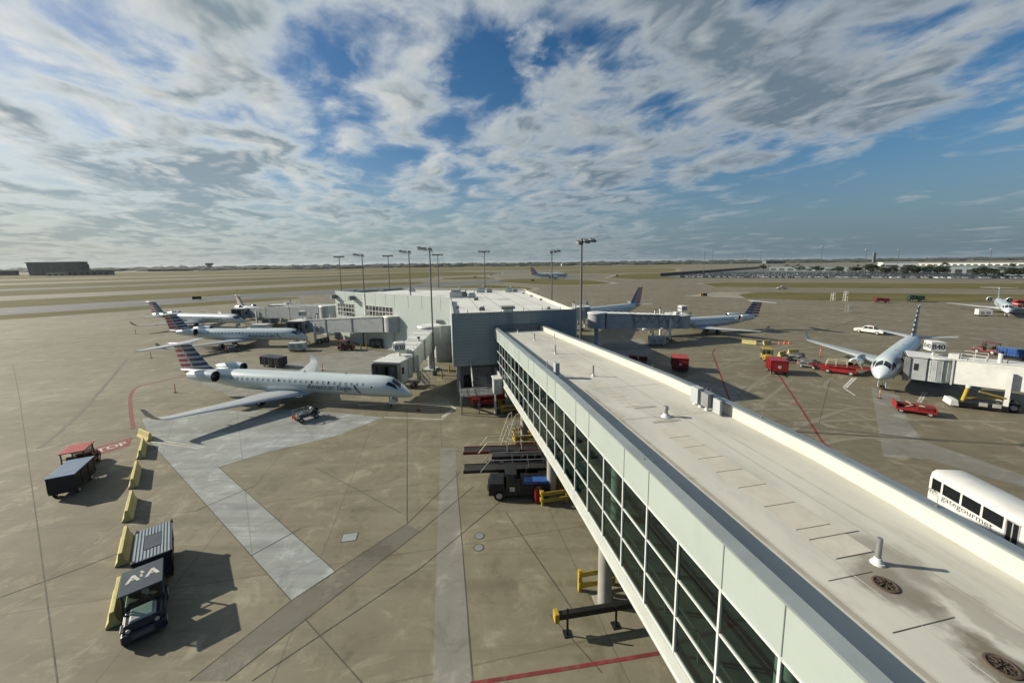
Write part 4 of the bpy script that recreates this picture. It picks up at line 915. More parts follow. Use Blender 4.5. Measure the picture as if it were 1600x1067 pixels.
        q = lambda pts, m_: [B.patch(mb, [(x_, B.th_of(x_, z_)) for x_, z_ in pts], 3, 3, .012, m_, sd)]
        q([(xx,tz+.75),(xx-.28,tz+.78),(xx-.62,tz+.22),(xx-.36,tz+.18)], 0); q([(xx-.38,tz+.14),(xx-.64,tz+.18),(xx-1.05,tz-.30),(xx-.80,tz-.32)], 1)
        mb.build('flight_mark', [M['titlegrey'], M['red']], t, recalc=False)
    # gear, beacon, antennas
    for (x, ys, r, wd, top, tw) in gears: gear(t, x, ys, r, wd, top, 'landing_gear', twin=tw)
    mb = MB(); zc, ry, rz = B.at(9); mb.box(8.8,9.2,-.015,.015,zc+rz-.02,zc+rz+.28,0,None,(.12,0)); zc, ry, rz = B.at(15); mb.box(14.8,15.2,-.015,.015,zc+rz-.02,zc+rz+.25,0,None,(.12,0)); mb.build('antenna', M['white'], t)
    nb = L_secs[2]; mb = MB(); mb.box(2.2,3.0,-.42,-.36,.55,1.25); mb.box(2.2,3.0,.36,.42,.55,1.25); mb.build('gear_door', M['white'], t)
    return t
CRJ_N = [(0,1.72,.03,.03),(.12,1.76,.20,.19),(.4,1.88,.43,.39),(.9,2.08,.70,.62),(1.5,2.33,.94,.88),(2.2,2.56,1.13,1.13),(3.0,2.70,1.26,1.27),(4.2,2.75,1.345,1.345)]
def crj_secs(L):
    k = L-34.6
    return CRJ_N+[(8,2.75,1.345,1.345),(14,2.75,1.345,1.345),(21.5+k,2.75,1.345,1.345),(24+k,2.78,1.33,1.31),(26.5+k,2.88,1.22,1.17),(28.5+k,3.02,1.05,.98),(30.5+k,3.2,.80,.74),(32.3+k,3.38,.54,.50),(33.8+k,3.53,.30,.29),(34.6+k,3.60,.12,.13)]
def crj(name, label, k):
    a = k*.55
    W_ = dict(secs=[(.6,13.9+a,20.3+a,1.45,.13),(1.5,14.6+a,20.4+a,1.50,.13),(4.2,16.9+a,20.9+a,1.63,.11),(11.7,22.0+a,23.6+a,2.02,.09)],
              let=[foil(22.0+a,23.6+a,11.68,2.02,.09), foil(22.35+a,23.8+a,12.05,2.12,.08), [(x, 12.35+.10*(y_-12.3), z) for x, y_, z in foil(22.9+a,24.1+a,12.3,2.55,.06)], foil(23.7+a,24.4+a,12.55,3.35,.05)],
              fairings=[3.2,5.6,8.0], belly=(12.4+a,22.2+a,1.22,1.16,2.3))
    E_ = dict(x0=26.6+k, x1=30.7+k, y=2.12, z=3.62, r=.74)
    FN = [(3.9,28.9+k,34.6+k,.07),(4.4,29.9+k,34.8+k,.10),(7.25,32.5+k,35.6+k,.10)]
    ST = [(0,32.7+k,35.5+k,7.36,.09),(.4,32.9+k,35.6+k,7.36,.09),(4.27,35.2+k,36.5+k,7.22,.09)]
    G_ = [(3.1,[0],.22,.15,1.5,.16),(20.3+a*1.2,[1.9,-1.9],.43,.24,1.5,.26)]
    WN = dict(deck=[[(1.22,47),(2.25,55),(2.45,86),(1.42,88.5)],[(1.42,22),(2.95,28),(2.70,50),(1.85,46)]], z=3.22, x0=5.9, x1=25.2+k, pitch=.80, gap=[(17.6+a,17.65+a)], door=(1.75,3.55), exits=[16.1+a,17.7+a])
    return jet(name, label, 34.6+k, crj_secs(34.6+k), W_, E_, FN, ST, G_, WN, (13.7 if k > -1 else 12.7, 2.36, .95, 6.2), TM['crj' if k > -1 else 'crj_s'])
M['shade'] = mat('drawn_window_shade', (.22,.26,.28), .35, var=.25, scale=.4)
TM = {'crj': tail_mat('striped_tail', .10, .70, 3.72+3.3-.2, 33.1, .62, 5.2), 'crj_s': tail_mat('striped_tail_short', .10, .70, 3.72+3.1-.2, 33.1-2.6, .62, 5.2), 'erj': tail_mat('striped_low_tail', -.06, .74, 2.8, 28.4, .50, 6.0)}
crj9 = crj('regional_jet', '', 0.0); crj7 = crj('regional_jet', '', -2.6)
ES = [(0,2.30,.03,.03),(.15,2.34,.25,.24),(.5,2.45,.55,.52),(1.0,2.62,.84,.84),(1.7,2.82,1.10,1.16),(2.6,2.97,1.33,1.45),(3.8,3.05,1.46,1.62),(5.2,3.07,1.505,1.675),(12,3.07,1.505,1.675),(20.5,3.07,1.505,1.675),(23,3.14,1.46,1.60),(25.5,3.35,1.24,1.36),(27.5,3.60,.95,1.05),(29.5,3.90,.60,.68),(31,4.10,.30,.36),(31.6,4.18,.14,.17)]
erj = jet('regional_jet', '', 31.6, ES,
    dict(secs=[(.7,10.6,17.4,1.75,.13),(1.7,11.3,17.4,1.85,.13),(4.4,13.3,17.6,2.15,.11),(12.4,17.7,19.4,2.95,.09)],
         let=[foil(17.7,19.4,12.38,2.95,.09), foil(18.1,19.7,12.85,3.10,.08), foil(18.9,20.2,13.25,3.7,.06), foil(19.9,20.7,13.6,4.7,.05)], fairings=[3.4,6.2,9.0], belly=(9.4,19.2,1.42,1.12,2.6)),
    dict(x0=9.7, x1=13.3, y=4.35, z=1.55, r=.82),
    [(4.35,24.0,30.6,.05),(4.75,25.7,30.8,.10),(9.75,29.6,31.9,.10)],
    [(.3,26.9,30.6,4.15,.09),(.9,27.4,30.7,4.2,.09),(5.0,30.4,31.9,4.55,.09)],
    [(3.2,[0],.30,.18,1.6,.20),(15.0,[2.6,-2.6],.46,.28,1.7,.3)],
    dict(deck=[[(1.30,40),(2.05,52),(2.25,86),(1.42,88)],[(1.42,22),(2.75,30),(2.60,54),(1.82,44)]], z=3.52, x0=6.2, x1=25.0, pitch=.79, door=(1.9,3.9)),
    (13.4, 2.50, .95, 6.4), TM['erj'], low_tail=True)
place(crj9, (-12.6,46.0), R(169.5), 'large silver twin-engined T-tail jet nearest the camera, nose at the gate marked B30')
place(crj7, (-45.92,84.07), R(177.4), 'shorter silver T-tail jet, second from the camera on the left, white cart at its nose')
place(crj9, (-78.0,110.0), R(167.7), 'silver T-tail jet third from the camera, its nose under the corrugated gate bridge')
place(crj9, (-71.9,119.8), R(146.1), 'T-tail jet seen from behind, mostly hidden beyond the corrugated gate bridge')
place(crj9, (31.3,90.4), R(14.6), 'silver T-tail jet with its nose behind the gate bridge hung with cable loops')
place(crj9, (148.0,112.4), R(41.9), 'silver T-tail jet at the far right edge, facing the camera')
place(erj, (48.8,49.1), R(37.5), 'silver jet with underwing engines, facing the camera at the gate marked B40')
place(erj, (16.9,107.8), R(34.1), 'silver jet with underwing engines behind the right corner of the terminal')
far = place(erj, (64.5,437), R(183), 'airliner taxiing far beyond the terminal on open concrete'); far.scale = (1.36,1.36,1.3); far['group'] = ''; del far['group']

# ---------------------------------------------------------------- gate bridges
def bridge(name, label, rot, cab, zr, zc, cab_dir, sign=None, ribs=True, m='offwhite', w0=2.5, h0=2.75, cables=False, column=True, secs=(0,.36,.70,1), stair_side=1, roofrail=True, sign_ang=0, inflate=(.30,.15,0), cl=1.0):
    rx, ry = rot; L = (Vector(cab)-Vector(rot)).length; a = math.atan2(cab[1]-ry, cab[0]-rx)
    t = thing(name, label, 'gate bridge', (rx, ry, 0), a, 'passenger gate bridges')
    # rotunda
    mb = MB(); mb.tube((0,0,zr-.25),(0,0,zr+h0+.1),1.9,1.9,20,0); mb.tube((0,0,zr+h0+.1),(0,0,zr+h0+.32),2.05,1.9,20,1); mb.build('rotunda', [M['greypanel'], M['white']], t, smooth=True)
    if column: mb = MB(); mb.tube((0,0,0),(0,0,zr-.25),.45,.45,14); mb.box(-1.1,1.1,-1.1,1.1,0,.3); mb.build('support_column', M['greypanel'], t)
    # tunnel sections: each slides inside the one behind it
    n = len(secs)-1
    for i in range(n):
        x0 = secs[i]*(L-3.2)+1.6; x1 = secs[i+1]*(L-3.2)+1.6+(.5 if i < n-1 else 0); e = inflate[min(i,len(inflate)-1)]
        z = lambda x: zr+(zc-zr)*x/L
        ww = (w0+e)/2; hh = h0+e
        tn = MB(); tn.hexa([(x0,-ww,z(x0)-.1-e*.5),(x1,-ww,z(x1)-.1-e*.5),(x1,ww,z(x1)-.1-e*.5),(x0,ww,z(x0)-.1-e*.5),(x0,-ww,z(x0)+hh-e*.5),(x1,-ww,z(x1)+hh-e*.5),(x1,ww,z(x1)+hh-e*.5),(x0,ww,z(x0)+hh-e*.5)])
        if ribs:
            x = x0+.35
            while x < x1-.3:
                for s in (-1, 1):
                    tn.hexa([(x,s*ww,z(x)-.02-e*.5),(x+.22,s*ww,z(x)-.02-e*.5),(x+.22,s*(ww+.05),z(x)-.02-e*.5),(x,s*(ww+.05),z(x)-.02-e*.5),(x,s*ww,z(x)+hh-.12-e*.5),(x+.22,s*ww,z(x)+hh-.12-e*.5),(x+.22,s*(ww+.05),z(x)+hh-.12-e*.5),(x,s*(ww+.05),z(x)+hh-.12-e*.5)])
                x += .52
        so = tn.build('tunnel_section', M[m], t)
        for x in (x0, x1-.18):
            for s in (-1, 1):
                fr = MB(); fr.hexa([(x,s*(ww+.055),z(x)-.25-e*.5),(x+.18,s*(ww+.055),z(x)-.25-e*.5),(x+.18,s*(ww+.14),z(x)-.25-e*.5),(x,s*(ww+.14),z(x)-.25-e*.5),(x,s*(ww+.055),z(x)+hh+.12-e*.5),(x+.18,s*(ww+.055),z(x)+hh+.12-e*.5),(x+.18,s*(ww+.14),z(x)+hh+.12-e*.5),(x,s*(ww+.14),z(x)+hh+.12-e*.5)])
                fr.build('section_frame', M['greypanel'], so)
        rf_ = MB(); q = .012
        rf_.hexa([(x0,-ww-.09,z(x0)+hh+q-e*.5),(x1,-ww-.09,z(x1)+hh+q-e*.5),(x1,ww+.09,z(x1)+hh+q-e*.5),(x0,ww+.09,z(x0)+hh+q-e*.5),(x0,-ww-.09,z(x0)+hh+.10-e*.5),(x1,-ww-.09,z(x1)+hh+.10-e*.5),(x1,ww+.09,z(x1)+hh+.10-e*.5),(x0,ww+.09,z(x0)+hh+.10-e*.5)])
        x = x0+1
        while x < x1-.5: rf_.beam((x,-ww,z(x)+hh+.13-e*.5),(x,ww,z(x)+hh+.13-e*.5),.06,.05); x += 1.5
        rf_.build('roof', M['white'], so)
    # cab: round drum, then the box that turns to the aircraft
    zt = zc; mb = MB(); mb.tube((L,0,zt-.15),(L,0,zt+h0+.05),1.75,1.75,22,0); mb.tube((L,0,zt+h0+.06),(L,0,zt+h0+.22),1.9,1.75,22,1)
    for k in range(-9,10): 
        an = R(k*17); mb.beam((L+1.76*math.cos(an),1.76*math.sin(an),zt+.1),(L+1.76*math.cos(an),1.76*math.sin(an),zt+h0-.1),.05,.05,0)
    co = mb.build('cab_drum', [M['greypanel'], M['white']], t)
    A = Matrix.Translation((L,0,zt)) @ Matrix.Rotation(cab_dir-a,4,'Z') @ Matrix.Diagonal((cl,1,1,1))
    mb = MB(); H = h0+.05
    for y0, y1, z0, z1 in ((-1.75,-1.62,-.15,H),(1.62,1.75,-.15,H),(-1.61,1.61,-.15,0),(-1.61,1.61,H-.12,H)): mb.box(1.2,3.3,y0,y1,z0,z1,0,A)
    mb.box(1.2,1.3,-1.6,1.6,.01,H-.13,2,A); mb.box(1.4,1.5,-1.1,-.3,.1,2.1,3,A)  # near-black back panel paints the shade inside the cab opening
    mb.box(1.1,3.7,-1.9,1.9,H+.01,H+.16,1,A); mb.box(2.2,2.8,-1.765,-1.751,1.1,2.0,3,A); mb.box(2.2,2.8,1.751,1.765,1.1,2.0,3,A)
    mb.build('cab', [M['greypanel'], M['white'], M['void'], M['cabinglass']], t)
    mb = MB()
    for k in range(5):
        x = 3.32+.17*k
        for y0, y1, z0, z1 in ((-1.72,-1.42,-.3,H),(1.42,1.72,-.3,H),(-1.41,1.41,H-.35,H)): mb.box(x,x+.09,y0,y1,z0,z1,k%2,A)
    mb.box(3.3,4.1,-1.9,-1.78,-.4,H-.1,1,A); mb.box(3.3,4.1,1.78,1.9,-.4,H-.1,1,A)
    mb.build('canopy', [M['dark'], M['midgrey']], t)
    # wheel carriage
    xw = L*.80; zw = zr+(zc-zr)*.80-.15; mb = MB()
    for s in (-1, 1): mb.beam((xw,s*1.75,.75),(xw,s*1.75,zw+2.2),.38,.38,0); 
    mb.beam((xw,-1.8,.85),(xw,1.8,.85),.5,.4,1); mb.beam((xw,-1.7,zw-.3),(xw,1.7,zw-.3),.3,.3,0)
    wc = mb.build('wheel_carriage', [M['white'], M['midgrey']], t)
    for s in (-1, 1):
        for q in (-.32, .32): w_ = MB(); w_.wheel((xw+q*1.8,s*1.0,.5),.5,.35); w_.build('wheel', [M['tyre'], M['rim']], wc)
    # service stair
    s = stair_side; mb = MB(); x0 = L-1.2; y = s*2.0
    for k in range(9): mb.box(x0-.28*k-.25,x0-.28*k,min(y,y+s*.8),max(y,y+s*.8),zc-.25*(k+1),zc-.25*(k+1)+.04)
    for yy in (y, y+s*.82): mb.beam((x0+.1,yy,zc+.9),(x0-2.6,yy,.95),.05,.05); mb.beam((x0+.1,yy,zc),(x0-2.6,yy,.1),.06,.18); mb.beam((x0-2.6,yy,.05),(x0-2.6,yy,.95),.05,.05); mb.beam((x0+.1,yy,zc),(x0+.1,yy,zc+.9),.05,.05)
    mb.build('service_stair', M['steel'], t)
    if roofrail:
        zz = zc+h0+.12
        for y0 in (-1.2, 1.2):
            mb = MB()
            for x in (L-4.2,L-3.2,L-2.2): mb.beam((x,y0,zz+(zr-zc)*.1),(x,y0,zz+1.0),.04,.04)
            mb.beam((L-4.2,y0,zz+1.0),(L-2.2,y0,zz+1.0),.04,.04); mb.beam((L-4.2,y0,zz+.55),(L-2.2,y0,zz+.55),.04,.04)
            mb.build('roof_railing', M['white'], t)
        mb = MB(); mb.box(L-2.0,L-1.1,-.6,.5,zz+.05,zz+.7,0); mb.build('roof_unit', M['offwhite'], t)
        mb = MB(); mb.tube((L-5.2,.7,zz),(L-5.2,.7,zz+1.5),.2,.2,10,0); mb.tube((L-5.2,.7,zz+1.5),(L-5.2,.7,zz+1.75),.22,.22,10,1); mb.build('vent_post', [M['white'], M['dark']], t)
        mb = MB(); mb.tube((L-7.5,-.8,zz),(L-7.5,-.8,zz+1.3),.18,.18,10,0); mb.build('vent_post', M['white'], t)
    if sign:
        zz = zc+h0+.2; Ms = Matrix.Translation((L+.2,.2,zz)) @ Matrix.Rotation(sign_ang-a,4,'Z')
        mb = MB(); mb.box(-.12,.12,-.12,.12,0,.75,1,Ms); mb.box(-.72,.72,-.72,.72,.75,1.90,0,Ms); mb.box(-.76,.76,-.76,.76,1.905,2.0,1,Ms,(.25,.25))
        so = mb.build('gate_sign', [M['mullion'], M['white']], t)
        for k in range(4):
            Mt = Ms @ Matrix.Rotation(k*math.pi/2,4,'Z') @ Matrix.Translation((0,-.728,1.33)) @ Matrix.Rotation(math.pi/2,4,'X')
            text_obj('sign_lettering', sign, .95, Mt, M['black'], so, bold=.05, width=1.22)
    if cables:
        mb = MB(); ww = w0/2+.30; x0 = L*.36; x1 = L*.93; n = 6
        for k in range(n):
            pts = []
            for i in range(9):
                u = i/8; x = x0+(x1-x0)*(k+u)/n; zt_ = zr+(zc-zr)*x/L+h0-.2; pts.append((x,-ww,zt_-1.45*(1-(2*u-1)**2)))
            mb.path(pts, .035, 6)
        mb.beam((x0,-ww,zr+(zc-zr)*x0/L+h0-.1),(x1,-ww,zr+(zc-zr)*x1/L+h0-.1),.06,.08)
        mb.build('festoon_cable', M['black'], t)
    return t
bridge('gate_bridge', 'white gate bridge with the B30 sign, its dark cab over the nearest jet', (-14.0,63.5), (-15.9,52.3), 4.7, 2.35, R(259), 'B30', ribs=False, m='white', sign_ang=R(20), secs=(0,.45,1), column=True)
bridge('gate_bridge', 'smooth grey-blue gate bridge meeting the nose of the second jet on the left', (-25.0,79.3), (-49.4,89.7), 4.3, 2.4, R(267), 'B32', ribs=False, m='greypanel', sign_ang=R(15))
bridge('gate_bridge', 'corrugated grey gate bridge running from the far left tip of the terminal', (-48.0,98.3), (-81.0,116.3), 4.6, 2.5, R(258), None, ribs=True, m='greypanel', roofrail=False)
bridge('gate_bridge', 'white gate bridge farthest left, behind the corrugated one', (-46.5,103.0), (-71.5,119.0), 4.4, 3.0, R(200), None, ribs=False, m='white')
bridge('gate_bridge', 'pale gate bridge with black cable loops hanging along its side', (18.3,81.6), (38.9,86.3), 4.2, 3.0, R(104), 'B42', ribs=False, m='greypanel', cables=True, sign_ang=R(12))
bridge('gate_bridge', 'pale gate bridge just behind the right corner of the grey front wall', (9.5,87.5), (19.5,102.6), 4.4, 3.2, R(110), None, ribs=False, m='offwhite', cl=.7)
bridge('gate_bridge', 'white gate bridge at the right edge with the B40 sign', (73.5,24.0), (55.6,48.8), 4.3, 2.3, R(138), 'B40', ribs=False, m='white', sign_ang=R(-20), h0=2.8, secs=(0,.40,.76,1), inflate=(.6,.35,.1), stair_side=-1, cl=.72)

# ---------------------------------------------------------------- apron vehicles and equipment  (local +x = forward)
def wheels(parent, pts, r, w_, n=14):
    for p in pts: mb = MB(); mb.wheel((p[0],p[1],r), r, w_, n=n); mb.build('wheel', [M['tyre'], M['rim']], parent)
def cart(label, loc, rz, body, roof, roofpat=None, L=3.3, Wd=1.55, h=1.9, group='baggage carts', emblem=False):
    t = thing('baggage_cart', label, 'baggage cart', loc, rz, group)
    mb = MB(); mb.box(-L/2,L/2,-Wd/2,Wd/2,.42,.55); mb.beam((L/2,0,.45),(L/2+1.0,0,.38),.09,.09); mb.beam((L/2,.35,.45),(L/2+.6,0,.42),.07,.07); mb.beam((L/2,-.35,.45),(L/2+.6,0,.42),.07,.07); mb.tube((L/2+1.0,0,.38),(L/2+1.12,0,.38),.09,.09,8); mb.build('chassis', M['black'], t)
    wheels(t, [(L*.32,Wd*.42),(L*.32,-Wd*.42),(-L*.32,Wd*.42),(-L*.32,-Wd*.42)], .24, .16)
    mb = MB(); mb.box(-L/2+.02,L/2-.02,-Wd/2+.02,Wd/2-.02,.56,h-.08)
    for x in (-L/2+.03, -L/6, L/6, L/2-.03):
        for s in (-1, 1): mb.beam((x,s*(Wd/2),.56),(x,s*(Wd/2),h-.08),.06,.06,1)
    for s in (-1, 1):
        mb.beam((-L/2+.06,s*(Wd/2+.005),1.1),(L/2-.06,s*(Wd/2+.005),1.1),.03,.05,1)
        for k in range(9): x = -L/2+.25+k*(L-.5)/8; mb.box(x,x+.06,s*Wd/2-.02,s*Wd/2+.012,.6,h-.12,0)
    mb.build('curtain_box', [M[body], M['black']], t, bevel=.015)
    if emblem: mb = MB(); mb.box(L/2-.018,L/2-.006,-.22,.22,1.05,1.5); mb.box(-.25,.25,Wd/2-.018,Wd/2+.014,1.0,1.45); mb.build('notice', M['whiteline'], t)
    mb = MB(); mb.box(-L/2-.06,L/2+.06,-Wd/2-.06,Wd/2+.06,h-.07,h,0)
    if roofpat:
        for k in range(11):
            y0 = -Wd/2-.02+k*(Wd+.04)/11
            if 3 <= k <= 7:
                mb.box(-L/2-.02,-L*.24,y0,y0+.085,h+.002,h+.02,1); mb.box(L*.24,L/2+.02,y0,y0+.085,h+.002,h+.02,1)
            else: mb.box(-L/2-.02,L/2+.02,y0,y0+.085,h+.002,h+.02,1)
        mb.box(-L*.22,L*.22,-Wd*.24,Wd*.24,h+.002,h+.03,0)
        for s in (-1, 1):
            for x in (-L/2,L/2): mb.box(x-.12,x+.12,s*(Wd/2+.02)-.06,s*(Wd/2+.02)+.06,h-.12,h+.06,2)
    mb.build('roof', [M[roof], M[roofpat] if roofpat else M[roof], M['black']], t, bevel=.02)
    return t
def tug(label, loc, rz, body, roofm=None, hood=None, cab=True, L=3.1, Wd=1.6):
    t = thing('baggage_tractor', label, 'baggage tractor', loc, rz, 'baggage tractors')
    mb = MB(); mb.box(-L/2,L/2-.05,-Wd/2,Wd/2,.32,.62); mb.box(-L/2,-.15,-Wd/2+.02,Wd/2-.02,.62,.95,0,None,(.05,.05)); mb.box(L*.08,L/2-.08,-Wd/2+.08,Wd/2-.08,.62,1.05,0,None,(.08,.06)); mb.box(L/2-.05,L/2+.08,-Wd/2+.04,Wd/2-.04,.3,.72); mb.box(-.15,L*.08,-Wd/2+.05,Wd/2-.05,.4,.55)
    bo = mb.build('body', M[body], t, bevel=.035)
    mb = MB(); mb.box(L*.12,L/2-.18,-Wd/2+.3,Wd/2-.3,1.055,1.16,0,None,(.06,.06)); mb.build('bonnet', M[hood or body], t, bevel=.03)
    for s in (-1, 1): mb = MB(); mb.tube((L/2-.02,s*Wd*.32,.86),(L/2+.03,s*Wd*.32,.86),.09,.09,10); mb.build('headlight', M['rim'], t)
    for s in (-1, 1):
        mb = MB(); mb.tube((L*.33-.42,s*Wd*.44,.50),(L*.33-.25,s*Wd*.44,.74),.05,.05,6); mb.box(L*.33-.28,L*.33+.28,s*Wd*.44-.13,s*Wd*.44+.13,.70,.76); mb.build('mudguard', M['black'], t, bevel=.02)
    mb = MB(); mb.box(-L/2-.22,-L/2-.01,-.16,.16,.38,.56); mb.tube((-L/2-.16,0,.3),(-L/2-.16,0,.72),.035,.035,8); mb.build('hitch', M['black'], t)
    mb = MB(); mb.tube((L*.10,-Wd/2+.12,1.0),(L*.10,-Wd/2+.12,1.75),.04,.04,8); mb.build('exhaust', M['steel'], t)
    mb = MB(); mb.box(L/2+.081,L/2+.09,-.42,.42,.40,.66)
    for k in range(6): mb.box(L/2+.09,L/2+.1,-.4,.4,.42+.04*k,.435+.04*k,1)
    mb.build('grille', [M['black'], M['midgrey']], t)
    wheels(t, [(L*.33,Wd*.44),(L*.33,-Wd*.44)], .33, .24); wheels(t, [(-L*.30,Wd*.44),(-L*.30,-Wd*.44)], .38, .28)
    for y in (-.38, .38): mb = MB(); mb.box(-.72,-.22,y-.25,y+.25,.96,1.06); mb.box(-.86,-.72,y-.25,y+.25,.96,1.5,0,None,(.02,.03)); mb.build('seat', M['dark'], t, bevel=.03)
    mb = MB(); c = Vector((.12,.38,1.28))
    for k in range(12): a = k*.5236; b = a+.5236; f = lambda q: (c.x+.06*math.sin(q),c.y+.18*math.cos(q),c.z+.17*math.sin(q)); mb.tube(f(a),f(b),.018,.018,5)
    mb.tube((c.x,c.y,c.z),(.35,.38,1.0),.025,.025,6); mb.build('steering_wheel', M['black'], t)
    if cab:
        mb = MB(); h = 2.02; xb, xf = -L/2+.25, L*.12
        for y in (-Wd/2+.1, Wd/2-.1): mb.beam((xb,y,.95),(xb,y,h),.07,.07); mb.beam((xf+.18,y,1.02),(xf,y,h),.07,.07)
        mb.beam((xb,-Wd/2+.1,1.5),(xb,Wd/2-.1,1.5),.05,.05); mb.build('cab_frame', M['black'], t)
        mb = MB(); mb.face([(xf+.16,-Wd/2+.14,1.1),(xf+.16,Wd/2-.14,1.1),(xf+.02,Wd/2-.14,h-.05),(xf+.02,-Wd/2+.14,h-.05)]); mb.build('windscreen', M['glass'], t, recalc=False)
        mb = MB(); mb.box(xb-.18,xf+.22,-Wd/2-.02,Wd/2+.02,h,h+.09); mb.build('cab_roof', M[roofm or body], t, bevel=.035)
    return t
M['slateroof'] = mat('slate_roof_paint', (.05,.075,.095), .85, var=.12, dirt=(.14,.15,.15)); M['stripe'] = mat('roof_stripe_blue_grey', (.28,.34,.40), .75, var=.08)
BRZ = math.atan2(-.75,.66)                       # heading of the row along the barriers
lt = cart('navy cart with grey striped roof, coupled behind the tractor with white roof letters', (-21.45,20.75), BRZ, 'navy', 'slateroof', 'stripe')
tg = tug('dark navy tractor with white letters AA on its cab roof', (-19.05,17.55), BRZ, 'navy', 'slateroof', 'greypaint')
Mt = Matrix.Translation((-.55,0,2.118)) @ Matrix.Rotation(R(-90)+math.pi,4,'Z')
cr_ = [c for c in tg.children if c.name.startswith('cab_roof')][0]
text_obj('roof_lettering', 'A A', .85, Mt, M['whiteline'], cr_, bold=.06, width=1.25)
mb = MB(); mb.face([(-.72,-.02,2.1185),(-.72,.10,2.1185),(-.98,.0,2.1185),(-.98,-.10,2.1185)]); mb.face([(-.45,-.06,2.1185),(-.45,.04,2.1185),(-.70,.0,2.1185),(-.70,-.10,2.1185)]); mb.build('roof_mark', M['whiteline'], cr_, recalc=False)
cart('cart covered with faded blue tarpaulin, behind the red tractor left of the barriers', (-36.3,29.4), R(118), 'navy', 'blue', L=3.2, h=1.85)
tug('red tractor with a red cab roof in front of the blue tarpaulin cart', (-39.2,32.6), R(120), 'maroon', 'redroof')
def barrier(label, a, b):
    a = Vector(a); b = Vector(b); L = (b-a).length*.76; c = (a+b)/2
    t = MB(); pr = [(-.30,0),(.30,0),(.30,.09),(.16,.33),(.085,.82),(-.085,.82),(-.16,.33),(-.30,.09)]
    t.extr(pr, -L/2, L/2-.02); o = t.build('jersey_barrier', M['barrier'], None, bevel=.02)
    o.location = (c.x, c.y, 0); o.rotation_euler = (0,0,math.atan2(b.y-a.y,b.x-a.x)-math.pi/2); return tag(o, label, 'traffic barrier', 'yellow concrete barriers')
barrier('nearest yellow concrete barrier, beside the tractor with white roof letters', (-20.0,16.75), (-22.55,19.75))
barrier('yellow concrete barrier beside the striped-roof navy cart', (-23.6,20.7), (-26.45,24.0))
barrier('yellow concrete barrier third from the camera in the left row', (-27.3,24.75), (-30.15,28.1))
barrier('yellow concrete barrier fourth from the camera in the left row', (-30.9,28.8), (-34.3,32.75))
barrier('yellow concrete barrier in the left row nearest the red STOP marking', (-35.0,33.7), (-38.1,37.3))
barrier('yellow concrete barrier turned across the end of the left row at the red line', (-40.6,39.3), (-37.6,37.7))
barrier('sunlit long yellow barrier on open concrete below the cable-hung bridge jet', (50.0,82.2), (52.9,80.2))
barrier('yellow barrier right of the sunlit one, beside the red cones', (53.5,80.0), (56.4,81.2))
barrier('yellow barrier behind the yellow tractor, left of its pair', (49.9,69.9), (52.6,71.6))
barrier('yellow barrier behind the white equipment, right of its pair', (52.9,71.8), (55.9,72.4))
